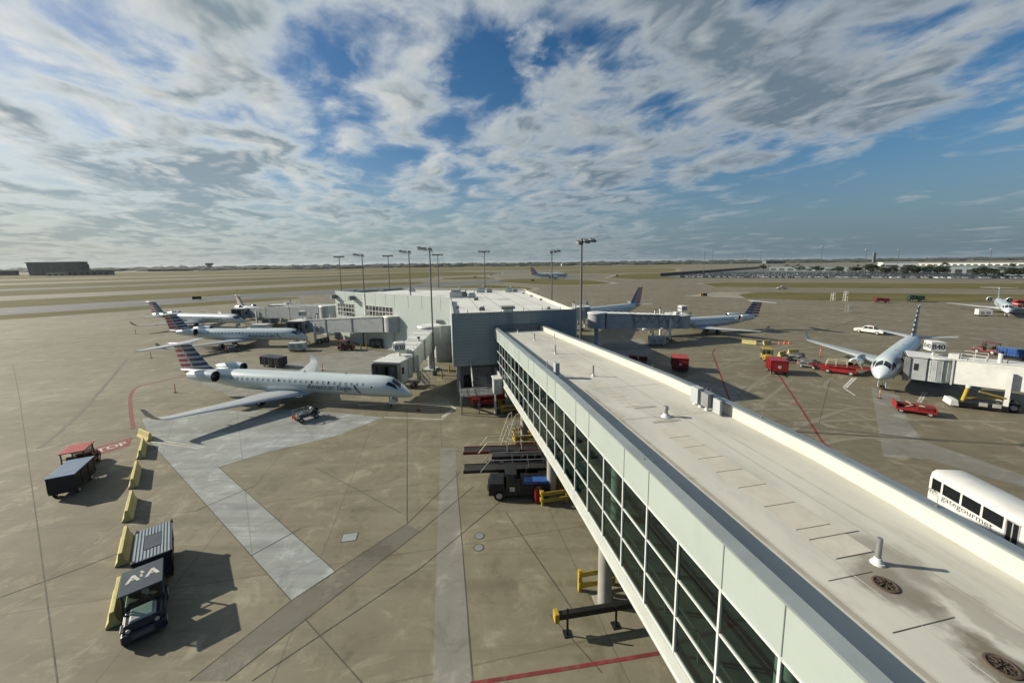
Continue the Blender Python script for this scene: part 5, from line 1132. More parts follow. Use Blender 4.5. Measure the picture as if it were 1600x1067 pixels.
# red closed carts on the right
cart('red cart with faded roof standing alone on open concrete', (27.9,62.0), R(252), 'red', 'redroof', L=2.9, Wd=2.4, h=2.3, group='red box carts', emblem=True)
cart('red box cart beside the yellow tractor', (42.5,59.6), R(250), 'red', 'red', L=2.9, Wd=2.3, h=2.3, group='red box carts', emblem=True)
tug('yellow tractor with yellow cab frame among the barriers', (46.3,67.6), R(250), 'yellow', 'yellow')
tug('dark red tractor parked with its cab by the second bridge from the left', (-35.4,79.6), R(0), 'maroon', 'maroon')
cart('dark covered cart behind the nearest jet', (-43.0,66.9), R(-20), 'navy', 'navy', L=4.6, Wd=1.7, h=1.9)
def belt(label, loc, rz, body, L=7.2, rail=True, railm='cream', bw=1.9, ang=.05):
    t = thing('belt_loader', label, 'belt loader', loc, rz, 'belt loaders')
    mb = MB(); mb.box(-2.3,2.1,-bw/2,bw/2,.35,.85,0,None,(.05,.02)); mb.box(-2.25,-1.2,-bw/2+.02,bw/2-.02,.85,1.1); mb.build('chassis', M[body], t, bevel=.03)
    wheels(t, [(1.4,bw*.47),(1.4,-bw*.47),(-1.4,bw*.47),(-1.4,-bw*.47)], .36, .24)
    z = lambda x: 1.25+x*ang
    mb = MB(); mb.hexa([(-L/2,-.45,z(-L/2)-.2),(L/2,-.45,z(L/2)-.2),(L/2,.45,z(L/2)-.2),(-L/2,.45,z(-L/2)-.2),(-L/2,-.45,z(-L/2)),(L/2,-.45,z(L/2)),(L/2,.45,z(L/2)),(-L/2,.45,z(-L/2))]); mb.build('belt', M['dark'], t)
    mb = MB()
    for s in (-1, 1): mb.hexa([(-L/2-.05,s*.46,z(-L/2)-.22),(L/2+.05,s*.46,z(L/2)-.22),(L/2+.05,s*.56,z(L/2)-.22),(-L/2-.05,s*.56,z(-L/2)-.22),(-L/2-.05,s*.46,z(-L/2)+.03),(L/2+.05,s*.46,z(L/2)+.03),(L/2+.05,s*.56,z(L/2)+.03),(-L/2-.05,s*.56,z(-L/2)+.03)])
    for k in range(5): x = -L/2+.3+k*(L-.6)/4; mb.beam((x,-.45,z(x)-.26),(x,.45,z(x)-.26),.08,.06)
    mb.beam((.6,.3,.85),(1.6,.3,z(1.6)-.25),.09,.09); mb.beam((.6,-.3,.85),(1.6,-.3,z(1.6)-.25),.09,.09); mb.build('boom_frame', M[body], t)
    if rail:
        for y in (-.62, .62):
            mb = MB()
            pts = [(-L*.22,y,z(0)-.1),(-L*.18,y,z(0)+.85),(L*.28,y,z(1)+.85),(L*.36,y,z(2)-.1)]; mb.path(pts, .045)
            for x in (-.4,.9): mb.tube((x,y,z(x)-.1),(x,y,z(x)+.85),.035,.035,6)
            mb.build('guard_rail', M[railm], t)
    mb = MB(); mb.box(-.2,.3,bw/2-.55,bw/2-.1,.86,1.0); mb.box(-.32,-.2,bw/2-.55,bw/2-.1,.86,1.45); mb.build('seat', M['dark'], t, bevel=.02)
    mb = MB(); mb.box(.75,1.05,bw/2-.6,bw/2-.1,.86,1.25,0,None,(.05,.02)); mb.tube((.7,bw/2-.33,1.3),(.85,bw/2-.33,1.22),.17,.17,12,1); mb.build('control_panel', [M[body], M['black']], t)
    return t
belt('red belt loader with cream rail and white wheels at the B40 jet', (52.0,59.0), R(-38), 'red', L=7.6)
belt('red belt loader on its own below the grey stair', (-3.0,47.3), R(6), 'red', L=5.6, rail=False, ang=.03)
belt('dark belt loader with cream rail, farther of two under the walkway', (.3,33.0), R(182), 'maroon', L=9.6, ang=-.01)
belt('dark belt loader with grey rail, nearer of two under the walkway', (.8,29.9), R(182), 'black', L=9.8, railm='steel', ang=-.01)
belt('third dark belt loader, farthest under the walkway behind the cream rail', (1.6,32.0), R(182), 'black', L=7.0, railm='steel', rail=False, ang=.0)
cart('dark low cart squeezed between the belt loaders under the walkway', (3.2,31.2), R(95), 'maroon', 'black', L=2.6, Wd=1.4, h=1.3, group='dark carts under the walkway')
cart('dark cart beyond the belt loaders beside the third column', (3.6,35.0), R(95), 'black', 'maroon', L=2.6, Wd=1.4, h=1.5, group='dark carts under the walkway')
t = thing('lift_unit', 'black and white lift unit with yellow post below the white bridge at right', 'lift unit', (56.4,44.0), R(-28))
mb = MB(); mb.box(-2.2,1.8,-.9,.9,.2,.75); mb.build('base', M['black'], t, bevel=.03); mb = MB(); mb.box(-3.0,-2.21,-.9,.9,.2,.9,0,None,(.1,.05)); mb.build('end_wedge', M['white'], t, bevel=.03)
mb = MB(); mb.tube((-1.6,0,.75),(-1.3,0,2.4),.2,.18,12); mb.build('post', M['yellow'], t, smooth=True); mb = MB(); mb.tube((-1.3,0,2.4),(-1.25,0,2.65),.24,.2,12); mb.build('cap', M['white'], t, smooth=True)
mb = MB(); mb.beam((-1.3,.5,.95),(1.6,.7,1.2),.14,.14); mb.beam((-.6,-.6,2.2),(1.9,-.5,1.6),.16,.16); mb.build('arm', M['yellow'], t)
for x in (-.6,.5): mb = MB(); mb.box(x,x+.7,-.94,-.905,.5,.95); mb.build('notice', M['whiteline'], t)
wheels(t, [(1.2,.7),(1.2,-.7),(-1.2,.7),(-1.2,-.7)], .35, .25)
# dark tractor truck under the walkway
t = thing('apron_truck', 'dark low apron truck with a blue panel, parked under the walkway beside red hand truck', 'truck', (.35,27.9), R(181))
mb = MB(); mb.box(-2.4,2.3,-.85,.85,.4,.8); mb.box(1.0,2.35,-.85,.85,.8,1.35,0,None,(.12,.06)); mb.box(-2.4,-.2,-.85,.85,.8,1.25); mb.build('body', M['black'], t, bevel=.04)
mb = MB(); mb.box(.2,1.0,-.8,.8,.81,2.0,0,None,(.12,.05)); mb.build('cab', M['carglass'], t, bevel=.03)
mb = MB(); mb.box(.15,1.05,-.82,.82,2.01,2.1); mb.build('cab_roof', M['black'], t, bevel=.03)
mb = MB(); mb.box(-2.2,-.4,.1,.8,1.26,1.5); mb.build('blue_cover', M['bluebright'], t, bevel=.02)
mb = MB(); mb.box(2.36,2.4,-.75,.75,.75,1.3); mb.build('front_shield', M['steel'], t)
for x0 in (.3,-1.7): mb = MB(); mb.box(x0,x0+.4,.855,.87,.75,1.1); mb.build('notice', M['whiteline'], t)
wheels(t, [(1.5,.75),(1.5,-.75),(-1.5,.75),(-1.5,-.75)], .40, .26)
t = thing('hand_truck', 'dark red hand truck standing between the dark truck and yellow guard', 'hand truck', (1.75,26.95), R(10))
mb = MB()
for x in (-.25,.25): mb.beam((x,0,.2),(x,.12,1.45),.05,.05)
for z in (.35,.7,1.05,1.4): mb.beam((-.25,.03+z*.08,z),(.25,.03+z*.08,z),.05,.05)
mb.box(-.28,.28,-.35,.02,.08,.12); mb.build('frame', M['maroon'], t)
for x in (-.3,.3): w_ = MB(); w_.tube((x-.05,.05,.15),(x+.05,.05,.15),.15,.15,12); w_.build('wheel', M['tyre'], t)
mb = MB(); mb.tube((-.1,-.12,.14),(-.1,-.12,1.1),.14,.14,12); mb.tube((.15,-.12,.14),(.15,-.12,1.0),.13,.13,12); mb.build('gas_bottle', M['red'], t, smooth=True)
# yellow column guards
def guard(label, loc, rz, open_side=False):
    t = thing('column_guard', label, 'guard rail', loc, rz, 'yellow guards round the walkway columns')
    for sx_ in (-1, 1):
        for sy_ in (-1, 1): mb = MB(); mb.box(sx_*.95-.09,sx_*.95+.09,sy_*.85-.09,sy_*.85+.09,0,1.15); mb.build('post', M['yellow'], t, bevel=.015)
    for z in (.42,.95):
        for s in (-1, 1):
            mb = MB(); mb.box(-1.05,1.05,s*.98-.035,s*.98+.035,z-.14,z+.14); mb.build('rail', M['yellow'], t, bevel=.015)
            mb = MB(); mb.box(s*1.08-.035,s*1.08+.035,-.94,.94,z-.14,z+.14); mb.build('rail', M['yellow'], t, bevel=.015)
    return t
def gcol(s): return W(s, 8.2)
guard('yellow guard round the second column from the camera, by the hand truck', gcol(16.9+9.5), WRZ)
guard('yellow guard round the third column, beside the mobile ladder', gcol(35.7), WRZ)
guard('yellow guard round the farthest column, by the red belt loader', gcol(44.4), WRZ)
t = thing('yellow_rail', 'yellow rail frame standing behind the nearest walkway column', 'guard rail', W(17.9,8.2), WRZ)
for x in (-1.0, .95): mb = MB(); mb.box(x-.1,x+.1,-.1,.1,0,1.25); mb.build('post', M['yellow'], t, bevel=.015)
for z in (.4,1.05): mb = MB(); mb.box(-1.1,1.05,-.155,-.105,z-.15,z+.15); mb.build('rail', M['yellow'], t, bevel=.015)
# boom arm at the nearest column
t = thing('boom_gate', 'long dark boom arm with a yellow end on small posts near the bottom edge', 'boom gate', (2.05,16.5), math.atan2(.75,4.6))
mb = MB(); mb.box(.05,5.6,-.13,.13,.82,1.12); mb.build('arm', M['black'], t, bevel=.02)
mb = MB(); mb.box(-.18,.045,-.2,.2,.74,1.22); mb.build('yellow_end', M['yellow'], t, bevel=.02)
for x in (.45, 2.95, 5.2): mb = MB(); mb.box(x-.05,x+.05,-.19,-.14,0,1.45 if x < 1 else 1.15); mb.box(x-.18,x+.18,-.3,.1,0,.05); mb.build('post', M['black'], t)
# mobile ladder
t = thing('mobile_ladder', 'pale mobile ladder with curved handrails beside the third column', 'ladder', (-.55,35.6), R(60))
mb = MB()
for k in range(7): mb.box(-.9+.25*k,-.65+.25*k,-.35,.35,.28*(k+1),.28*(k+1)+.04)
mb.box(.85,1.5,-.38,.38,1.98,2.03); mb.build('step', M['steel'], t)
for s in (-.38,.38):
    mb = MB(); mb.path([(-1.0,s,.1),(-.95,s,1.0),(.7,s,2.85),(1.0,s,3.0),(1.45,s,3.0),(1.5,s,2.0)], .035); mb.beam((-1.0,s,.1),(.9,s,1.95),.05,.12); mb.beam((1.45,s,1.98),(1.45,s,.1),.05,.05); mb.beam((.85,s,1.98),(.85,s,.1),.05,.05); mb.build('side_rail', M['cream'], t)
# ground power carts, hoses
def hosecart(label, loc, rz, group='hydrant carts'):
    t = thing('service_cart', label, 'service cart', loc, rz, group)
    mb = MB(); mb.box(-1.3,1.3,-.55,.55,.45,.58); mb.beam((1.3,0,.5),(2.0,0,.42),.08,.08); mb.build('chassis', M['midgrey'], t)
    wheels(t, [(.85,.55),(.85,-.55),(-.85,.55),(-.85,-.55)], .27, .18)
    for k in range(3):
        mb = MB(); mb.tube((-1.1,-.3+.3*k,.85),(.4,-.3+.3*k,.9),.14,.14,10); mb.build('tank', M['steel'] if k != 1 else M['greypaint'], t, smooth=True)
    mb = MB(); mb.tube((.75,-.35,1.0),(.75,.35,1.0),.38,.38,16); mb.tube((.75,-.4,1.0),(.75,-.36,1.0),.48,.48,16); mb.tube((.75,.36,1.0),(.75,.4,1.0),.48,.48,16); mb.build('hose_reel', M['black'], t)
    mb = MB()
    for x in (-1.2,0,1.2): mb.beam((x,-.55,.58),(x,-.55,1.35),.05,.05); mb.beam((x,.55,.58),(x,.55,1.35),.05,.05)
    for y in (-.55,.55): mb.beam((-1.2,y,1.35),(1.2,y,1.35),.05,.05); mb.beam((-1.2,y,.95),(1.2,y,.95),.04,.04)
    mb.path([(-1.2,-.5,.7),(-.6,-.6,1.3),(.1,-.5,.8),(.6,-.58,1.3),(1.1,-.5,.7)], .05); mb.build('frame', M['midgrey'], t)
    for x, y in ((-1.45,.15),(-1.4,-.25),(1.2,.6)): mb = MB(); mb.tube((x,y,.58),(x,y,1.0),.13,.02,10); mb.box(x-.15,x+.15,y-.15,y+.15,.55,.59); mb.build('cone', M['orange'], t)
    return t
hosecart('pipework service cart with orange cones, in front of the nearest jet', (-24.35,43.0), R(52))
hosecart('pipework service cart under the wing of the second jet on the left', (-59.6,79.8), R(48))
hosecart('white and black service cart by the barriers left of the B40 jet', (50.9,66.6), R(-40))
hosecart('dark service cart between the white one and the red belt loader', (49.6,62.2), R(-50))
def acunit(label, loc, rz, L=3.0, Wd=1.4, h=1.5, m='white', low=.45):
    t = thing('air_unit', label, 'air conditioning unit', loc, rz, 'ground air units')
    mb = MB(); mb.box(-L/2,L/2,-Wd/2,Wd/2,low,low+h); mb.box(-L/2+.05,L/2-.05,-Wd/2-.012,-Wd/2-.001,low+h-.15,low+h-.1); mb.build('housing', M[m], t, bevel=.03)
    for x0 in (-L*.38, L*.04): 
        mb = MB()
        for k in range(7): mb.box(x0,x0+L*.3,-Wd/2-.02,-Wd/2-.002,low+.25+k*.12,low+.31+k*.12)
        mb.build('louvre', M['midgrey'], t)
    mb = MB(); mb.box(-L/2+.1,L/2-.1,-Wd/2+.1,Wd/2-.1,low-.15,low-.002); mb.beam((L/2,0,low-.1),(L/2+.9,0,low-.15),.07,.07); mb.build('chassis', M['black'], t)
    wheels(t, [(L*.34,Wd*.42),(L*.34,-Wd*.42),(-L*.34,Wd*.42),(-L*.34,-Wd*.42)], .26, .18); return t
acunit('white wheeled unit at the nose of the second jet on the left', (-45.6,79.4), R(12), 3.2, 1.5, 1.35)
acunit('grey louvred unit under the smooth bridge on the left', (-41.2,92.0), R(18), 4.2, 1.6, 1.5, 'greypanel')
acunit('grey louvred unit behind the nose of the third jet', (-74.8,116.6), R(20), 4.2, 1.6, 1.5, 'greypanel')
acunit('pale louvred unit below the bridge with cable loops', (31.2,80.7), R(-6), 3.4, 1.5, 1.6, 'greypanel')
acunit('white wheeled unit beside the nose of the far right jet', (146.6,117.2), R(-20), 3.2, 1.6, 1.7)
t = acunit('dark green generator beside yellow posts in front of the pale facade', (-29.6,81.8), R(0), 2.8, 1.4, 1.5, 'green', .4); del t['group']
# red low cart at lower right, blue covered cart at the edge
t = thing('dolly', 'red flat dolly loaded with scraps, on the pale slab strip at right', 'dolly', (47.2,43.0), R(-35))
mb = MB(); mb.box(-1.7,1.7,-1.0,1.0,.4,.6); mb.box(-1.7,-1.6,-1.0,1.0,.61,1.15); mb.box(1.6,1.7,-1.0,1.0,.61,1.0); mb.box(-1.59,1.59,.9,1.0,.61,.85); mb.build('deck', M['red'], t, bevel=.02)
mb = MB(); mb.box(.1,1.5,-.85,.1,.605,1.02); mb.box(-1.5,-.1,.1,.85,.605,.9); mb.build('load', M['maroon'], t, bevel=.03)
mb = MB(); mb.box(.3,.75,-.7,-.3,1.025,1.05); mb.beam((-.9,-.5,.65),(-.1,-.2,.95),.08,.08); mb.beam((-.2,.2,.95),(-.6,.6,1.1),.06,.06); mb.build('scrap', M['cream'], t)
wheels(t, [(1.2,.85),(1.2,-.85),(-1.2,.85),(-1.2,-.85)], .28, .18)
cart('blue tarpaulin cart at the right edge above the white bridge', (89.6,66.6), R(-60), 'bluebright', 'blue', L=3.4, h=1.9)
tug('dark red tractor in front of the blue cart at the right edge', (90.0,70.6), R(110), 'maroon', 'maroon')
def dollies(label, loc, rz, m):
    t = thing('dolly', label, 'dolly', loc, rz)
    mb = MB(); mb.box(-1.6,1.6,-.75,.75,.45,.6); mb.box(-1.5,-.2,-.7,.7,.61,1.3); mb.box(.2,1.5,-.7,.7,.61,1.2); mb.beam((1.6,0,.5),(2.4,0,.42),.08,.08); mb.build('deck', M[m], t, bevel=.02)
    wheels(t, [(1.1,.65),(1.1,-.65),(-1.1,.65),(-1.1,-.65)], .26, .18); return t
dollies('two dark red dolly boxes at the edge of the grass on the right', (153,156.6), R(-20), 'maroon').scale = (1.4,1.4,1.6)
dollies('dark green covered cart on the grass edge above the fin of the B40 jet', (168.6,158.2), R(-20), 'green').scale = (1.6,1.6,2.2)
dollies('low dark cart in the shadow beside the walkway on the right', (22.6,67.0), R(-10), 'maroon')
t = thing('bus_trailer', 'long dark red trailer beyond the jet at the far right edge', 'trailer', (188,136), R(-20))
mb = MB(); mb.box(-5,5,-1.2,1.2,.6,2.6); mb.box(-5.02,5.02,-1.22,1.22,1.1,1.35,1); mb.build('body', [M['red'], M['offwhite']], t, bevel=.05); wheels(t, [(3,1.0),(3,-1.0),(-3,1.0),(-3,-1.0)], .42, .25)
for x, y, h, lb in ((142.1,167.7,3.2,'left of two white access stands at the grass edge'),(144.1,163.7,4.2,'taller of two white access stands at the grass edge'),(114.4,128.5,2.6,'dark access stand alone on the concrete right of centre')):
    t = thing('access_stand', lb, 'access stand', (x,y), R(20)); mb = MB(); mm = M['offwhite'] if h > 3 else M['midgrey']
    for sx_ in (-.7,.7):
        for sy_ in (-.5,.5): mb.beam((sx_,sy_,0),(sx_*.8,sy_*.8,h),.09,.09)
    for z in (.5,h*.4,h*.7,h): 
        for s in (-1,1): mb.beam((-.7,s*.48,z),(.7,s*.48,z),.06,.06); mb.beam((s*.68,-.48,z),(s*.68,.48,z),.06,.06)
    mb.build('frame', mm, t); mb = MB(); mb.box(-.6,.6,-.45,.45,h*.68,h*.72); mb.build('platform', mm, t)
# pickup trucks
def pickup(label, loc, rz):
    t = thing('pickup_truck', label, 'pickup truck', loc, rz, 'white pickup trucks')
    mb = MB(); pr = [(-2.75,.42),(2.75,.42),(2.85,.62),(2.80,.95),(2.65,1.08),(1.45,1.16),(-.98,1.16),(-2.75,1.16)]
    mb.extr(pr, -.92, .92); mb.build('body', M['white'], t, bevel=.05)
    mb = MB(); b = [(-.95,1.165),(1.42,1.165),(.78,1.84),(.5,1.93),(-.74,1.93),(-.92,1.82)]
    mb.rings([[(x,-.86+.14*(z-1.165)/.6,z) for x,z in b],[(x,.86-.14*(z-1.165)/.6,z) for x,z in b]]); mb.build('cab', M['white'], t, bevel=.04)
    for s in (-1, 1):
        for w0 in ([(-.80,1.22),(.10,1.22),(.10,1.78),(-.78,1.78)],[(.18,1.22),(1.18,1.22),(.70,1.78),(.18,1.78)]):
            mb = MB(); y = lambda z: s*(.875-.14*(z-1.165)/.6); mb.face([(x,y(z),z) for x,z in w0]); mb.build('side_window', M['carglass'], t)
    mb = MB(); mb.face([(1.39,-.76,1.22),(1.39,.76,1.22),(.86,.66,1.80),(.86,-.66,1.80)]); mb.build('windscreen', M['carglass'], t)
    mb = MB(); mb.box(-2.66,-1.05,-.78,.78,1.161,1.168); mb.build('load_bed', M['dark'], t)
    mb = MB(); mb.box(2.80,2.90,-.85,.85,.42,.62); mb.box(-2.86,-2.76,-.85,.85,.42,.62); mb.build('bumper', M['black'], t, bevel=.02)
    for s in (-1, 1): mb = MB(); mb.box(2.74,2.84,s*.75-.15,s*.75+.15,.72,.95); mb.build('headlight', M['rim'], t)
    mb = MB(); mb.box(2.80,2.845,-.5,.5,.66,.92); mb.build('grille', M['black'], t)
    mb = MB(); mb.box(-.4,.1,-.3,.3,1.95,2.03); mb.build('light_bar', M['orange'], t)
    wheels(t, [(1.75,.82),(1.75,-.82),(-1.65,.82),(-1.65,-.82)], .40, .27, 18); return t
p_ = pickup('white crew-cab pickup truck behind the wing of the B40 jet', (87.2,91.4), R(112))
q_ = copy_tree(p_); q_.location = (167.4,235.5,0); q_.rotation_euler = (0,0,R(172)); q_['label'] = 'small white pickup truck on the taxi road between two grass strips'
p_.rotation_euler = (0,0,R(118))
# shuttle bus
t = thing('shuttle_bus', 'white shuttle bus with dark windows and green script lettering beyond the walkway', 'bus', (31.0,22.8), R(-95))
mb = MB(); sec = [(-1.2,.55),(1.2,.55),(1.22,1.2),(1.2,2.35),(1.12,2.75),(.85,2.95),(-.85,2.95),(-1.12,2.75),(-1.2,2.35),(-1.22,1.2)]
mb.rings([[(-2.9,y*.93,z*.985) for y,z in sec],[(-2.82,y,z) for y,z in sec],[(2.55,y,z) for y,z in sec],[(2.95,y*.95,min(z,2.6+.1*(z>2.7))) for y,z in sec]]); body = mb.build('body', M['white'], t, smooth=True)
mb = MB(); mb.rings([[(2.9,y*.9,z) for y,z in ((-1,.5),(1,.5),(1,1.5),(.9,2.3),(-.9,2.3),(-1,1.5))],[(3.6,y*.9,z) for y,z in ((-1,.5),(1,.5),(1,1.4),(.85,1.6),(-.85,1.6),(-1,1.4))],[(4.6,y*.85,z) for y,z in ((-1,.5),(1,.5),(1,1.2),(.85,1.3),(-.85,1.3),(-1,1.2))]]); mb.build('bonnet', M['white'], t, smooth=True)
xs = [-2.7,-1.95,-.72,.5,1.72]
for s in (-1, 1):
    for i in range(4):
        mb = MB(); mb.box(xs[i]+.07,xs[i+1]-.07,s*1.215-.012,s*1.215+.012,1.62,2.42); mb.build('window', M['carglass'], t, bevel=.01)
mb = MB()
for a, b in ((1.86,2.12),(2.17,2.45)): mb.box(a,b,-1.232,-1.205,.7,2.38)
d0 = mb.build('door', M['carglass'], t); mb = MB()
for x in (1.80,2.14,2.46): mb.box(x-.03,x+.03,-1.236,-1.204,.62,2.46)
mb.box(1.83,2.43,-1.236,-1.204,2.39,2.46); mb.build('door_frame', M['rim'], d0)
mb = MB(); mb.face([(3.05,-.8,1.62),(3.05,.8,1.62),(2.93,.8,2.28),(2.93,-.8,2.28)]); mb.build('windscreen', M['carglass'], t)
wheels(t, [(-1.9,1.0),(-1.9,-1.0),(3.5,.85),(3.5,-.85)], .42, .26, 18)
Mt = Matrix.Translation((-.35,-1.225,1.32)) @ Matrix.Rotation(math.pi/2,4,'X')
o = text_obj('side_lettering', 'gategourmet', .54, Mt, M['titlegrey'], t, width=3.1)
mb = MB()
for k, (x, r) in enumerate(((-2.42,.26),(-2.30,.2),(-2.5,.32))): mb.path([(x+r*math.cos(a*.5),-1.224,1.40+r*.7*math.sin(a*.5)) for a in range(1,8)], .016)
for z in (1.28,1.38,1.48): mb.box(-2.75,-2.15,-1.2245,-1.221,z,z+.025)
mb.build('swoosh_mark', M['green'], t)
# slim marker posts and cones
def post(label, x, y, h=1.3, m='orange', grp='red marker posts'):
    t = MB(); t.tube((0,0,0),(0,0,.05),.28,.26,12,1); t.tube((0,0,.05),(0,0,h),.055,.045,8,0); t.tube((0,0,h*.62),(0,0,h*.78),.062,.062,8,2)
    o = t.build('marker_post', [M[m], M['dark'], M['whiteline']], None, smooth=True); o.location = (x,y,0); return tag(o, label, 'marker post', grp)
post('red marker post on the white line ahead of the nearest jet nose', -11.7, 45.3)
post('red marker post behind the tail of the nearest jet, on yellow box marking', -48.7, 53.1)
post('red marker post left of the tail tip of the nearest jet', -72.1, 74.3)
post('red marker post beside the far winglet of the nearest jet', -32.7, 63.8)
post('red marker post on the pale strip below the nose of the B40 jet', *(47.76,47.75))
post('red marker post between the white service cart and B40 jet wing', *(57.16,69.11), 1.9)
post('red marker post at the far left beyond the third jet', *(-102.30,102.00))
for k, (u, lb) in enumerate(((1.0,'left'),(2.2,'middle'),(3.3,'right'))):
    mb = MB(); mb.tube((0,0,0),(0,0,.7),.22,.03,12); mb.box(-.25,.25,-.25,.25,0,.04); o = mb.build('traffic_cone', M['orange'], None); o.location = (56.6+u,80.6+.1*k,0); tag(o, f'{lb} orange cone of three beyond the sunlit yellow barrier', 'traffic cone', 'orange cones')
# short mast with a floodlight box, yellow posts by the facade
t = thing('gate_mast', 'short dark post with a box head in front of the pale facade', 'post', (-33.2,83.5)); mb = MB(); mb.tube((0,0,0),(0,0,.6),.35,.3,12); mb.tube((0,0,.6),(0,0,5.6),.17,.17,12); mb.build('post', M['polegrey'], t)
mb = MB(); mb.box(-.75,.75,-.5,.5,5.1,6.4); mb.build('box_head', M['midgrey'], t, bevel=.02)
for k, (x, y) in enumerate(((-34.0,79.7),(-32.4,79.9),(-31.4,80.4),(-27.0,82.2),(-25.4,82.6),(-24.2,82.2),(-14.6,58.6),(-11.2,58.4),(-10.6,62.0))):
    mb = MB(); mb.tube((0,0,0),(0,0,1.25),.12,.12,10); mb.tube((0,0,1.25),(0,0,1.32),.12,.05,10); o = mb.build('bollard', M['yellow'], None, smooth=True); o.location = (x,y,0)
    tag(o, ('yellow bollard among the equipment in front of the pale facade' if k < 6 else 'yellow bollard round the foot of the mast beside the B30 bridge'), 'bollard', 'yellow bollards by the facade' if k < 6 else 'yellow bollards by the mast')
t = thing('service_tower', 'pale upright box tower between the B30 bridge and the grey front wall', 'tower', (-12.9,70.4), R(12))
mb = MB(); mb.box(-1.5,1.5,-1.5,1.5,0,6.6); mb.build('casing', M['greypanel'], t); mb = MB(); mb.box(-1.6,1.6,-1.6,1.6,6.605,6.8); mb.build('lid', M['white'], t)
mb = MB()
for x in (-1.2,-.2,.9): mb.beam((x,-1.4,6.8),(x,-1.4,7.9),.05,.05)
mb.beam((-1.2,-1.4,7.9),(.9,-1.4,7.9),.05,.05); mb.box(-1.3,.2,.2,1.2,6.805,7.5); mb.build('roof_railing', M['steel'], t)
t = thing('covered_truck', 'white box truck body seen between the second and third jets', 'truck', (-64.5,96.0), R(178))
mb = MB(); mb.box(-2.6,1.6,-1.2,1.2,1.0,3.3); mb.build('box_body', M['offwhite'], t, bevel=.04); mb = MB(); mb.box(1.7,3.2,-1.1,1.1,.7,2.4,0,None,(.15,.08)); mb.build('cab', M['white'], t, bevel=.05); mb = MB(); mb.box(-2.5,3.1,-.9,.9,.55,.98); mb.build('chassis', M['black'], t)
wheels(t, [(2.3,1.0),(2.3,-1.0),(-1.6,1.0),(-1.6,-1.0)], .45, .28)
# covers let into the apron
for (x, y, lb) in ((-2.35,23.3,'farther of two round manhole covers left of the walkway'),(-2.3,22.25,'nearer of two round manhole covers left of the walkway')):
    mb = MB(); mb.tube((0,0,0),(0,0,.014),.34,.34,24,0); mb.tube((0,0,.014),(0,0,.018),.28,.28,24,1); o = mb.build('manhole_cover', [M['darkline'], M['midgrey']], None); o.location = (x,y,0); tag(o, lb, 'manhole cover', 'round manhole covers')
mb = MB(); mb.box(-.5,.5,-.4,.4,0,.014,0); mb.box(-.45,.45,-.35,.35,.014,.02,1); o = mb.build('drain_grate', [M['darkline'], M['greypaint']], None); o.location = (-11,23.3,0); o.rotation_euler = (0,0,R(11)); tag(o, 'square pale grate set in the concrete at the picture centre', 'drain grate')
t = thing('signal_box', 'black and orange airfield sign on the pale taxi shoulder right of centre', 'sign', (99.7,194.3), R(20)); mb = MB(); mb.box(-2.2,.2,-.2,.2,.25,1.5); mb.build('black_panel', M['black'], t); mb = MB(); mb.box(-4.2,-2.21,-.2,.2,.25,1.5); mb.build('orange_panel', M['yellow'], t); mb = MB(); mb.beam((-3.8,0,0),(-3.8,0,.25),.1,.1); mb.beam((-.2,0,0),(-.2,0,.25),.1,.1); mb.build('leg', M['midgrey'], t)

# ---------------------------------------------------------------- far parking lot
def car_mesh(mb, M4=None, mats=(0,1,2), low=False):
    T_ = (lambda p: M4 @ Vector(p)) if M4 else (lambda p: Vector(p))
    b = [(-2.2,.30),(2.2,.30),(2.25,.62),(2.1,.82),(1.05,.92),(-1.5,.95),(-2.2,.88)]
    g = [(-1.95,.95),(1.0,.92),(.35,1.40),(.1,1.44),(-1.2,1.44),(-1.55,1.36)]
    mb.rings([[T_((x,-.88,z)) for x,z in b],[T_((x,.88,z)) for x,z in b]], mats[0])
    mb.rings([[T_((x,-.80+.18*(z-.92)/.5,z)) for x,z in g],[T_((x,.80-.18*(z-.92)/.5,z)) for x,z in g]], mats[1])
    r = [T_(p) for p in ((-1.2,-.6,1.445),(.1,-.6,1.445),(.1,.6,1.445),(-1.2,.6,1.445))]; mb.face(r, mats[0])
    if not low:
        for x in (-1.35,1.4):
            for s in (-.8,.8): mb.tube(T_((x,s-.1,.32)), T_((x,s+.1,.32)), .32, .32, 8, mats[2])
CARC = {'white': (1.0,1.0,.98), 'silver': (.5,.51,.52), 'black': (.012,.012,.014), 'grey': (.09,.095,.10), 'red': (.22,.02,.02), 'blue': (.03,.06,.16)}
cmat = {k: mat('car_paint_'+k, v, .3, .2 if k in ('silver','grey') else 0, var=.06, coat=.5) for k, v in CARC.items()}
e1 = Vector((.936,-.352)); e2 = Vector((.352,.936)); o0 = Vector((184,417))
protos = {}
spots = []
row = 0; v = 3.0
while v < 178:
    u = max(2.0, (v-44)*.43+4)
    while u < 292-v*.05:
        if random.random() < .90: spots.append((v+random.uniform(-.3,.3), u+random.uniform(-.2,.2), row))
        u += 2.75
    v += 5.4 if row % 2 == 0 else 11.5
    row += 1
def spot_xf(v, u, row):
    p = o0+e1*u+e2*v; return p.x, p.y, math.atan2(e2.y,e2.x)+(math.pi if row % 2 else 0)
spots.sort(key=lambda s: spot_xf(*s)[0]**2+spot_xf(*s)[1]**2)
names = list(CARC); wts = [40,26,18,12,4,4]
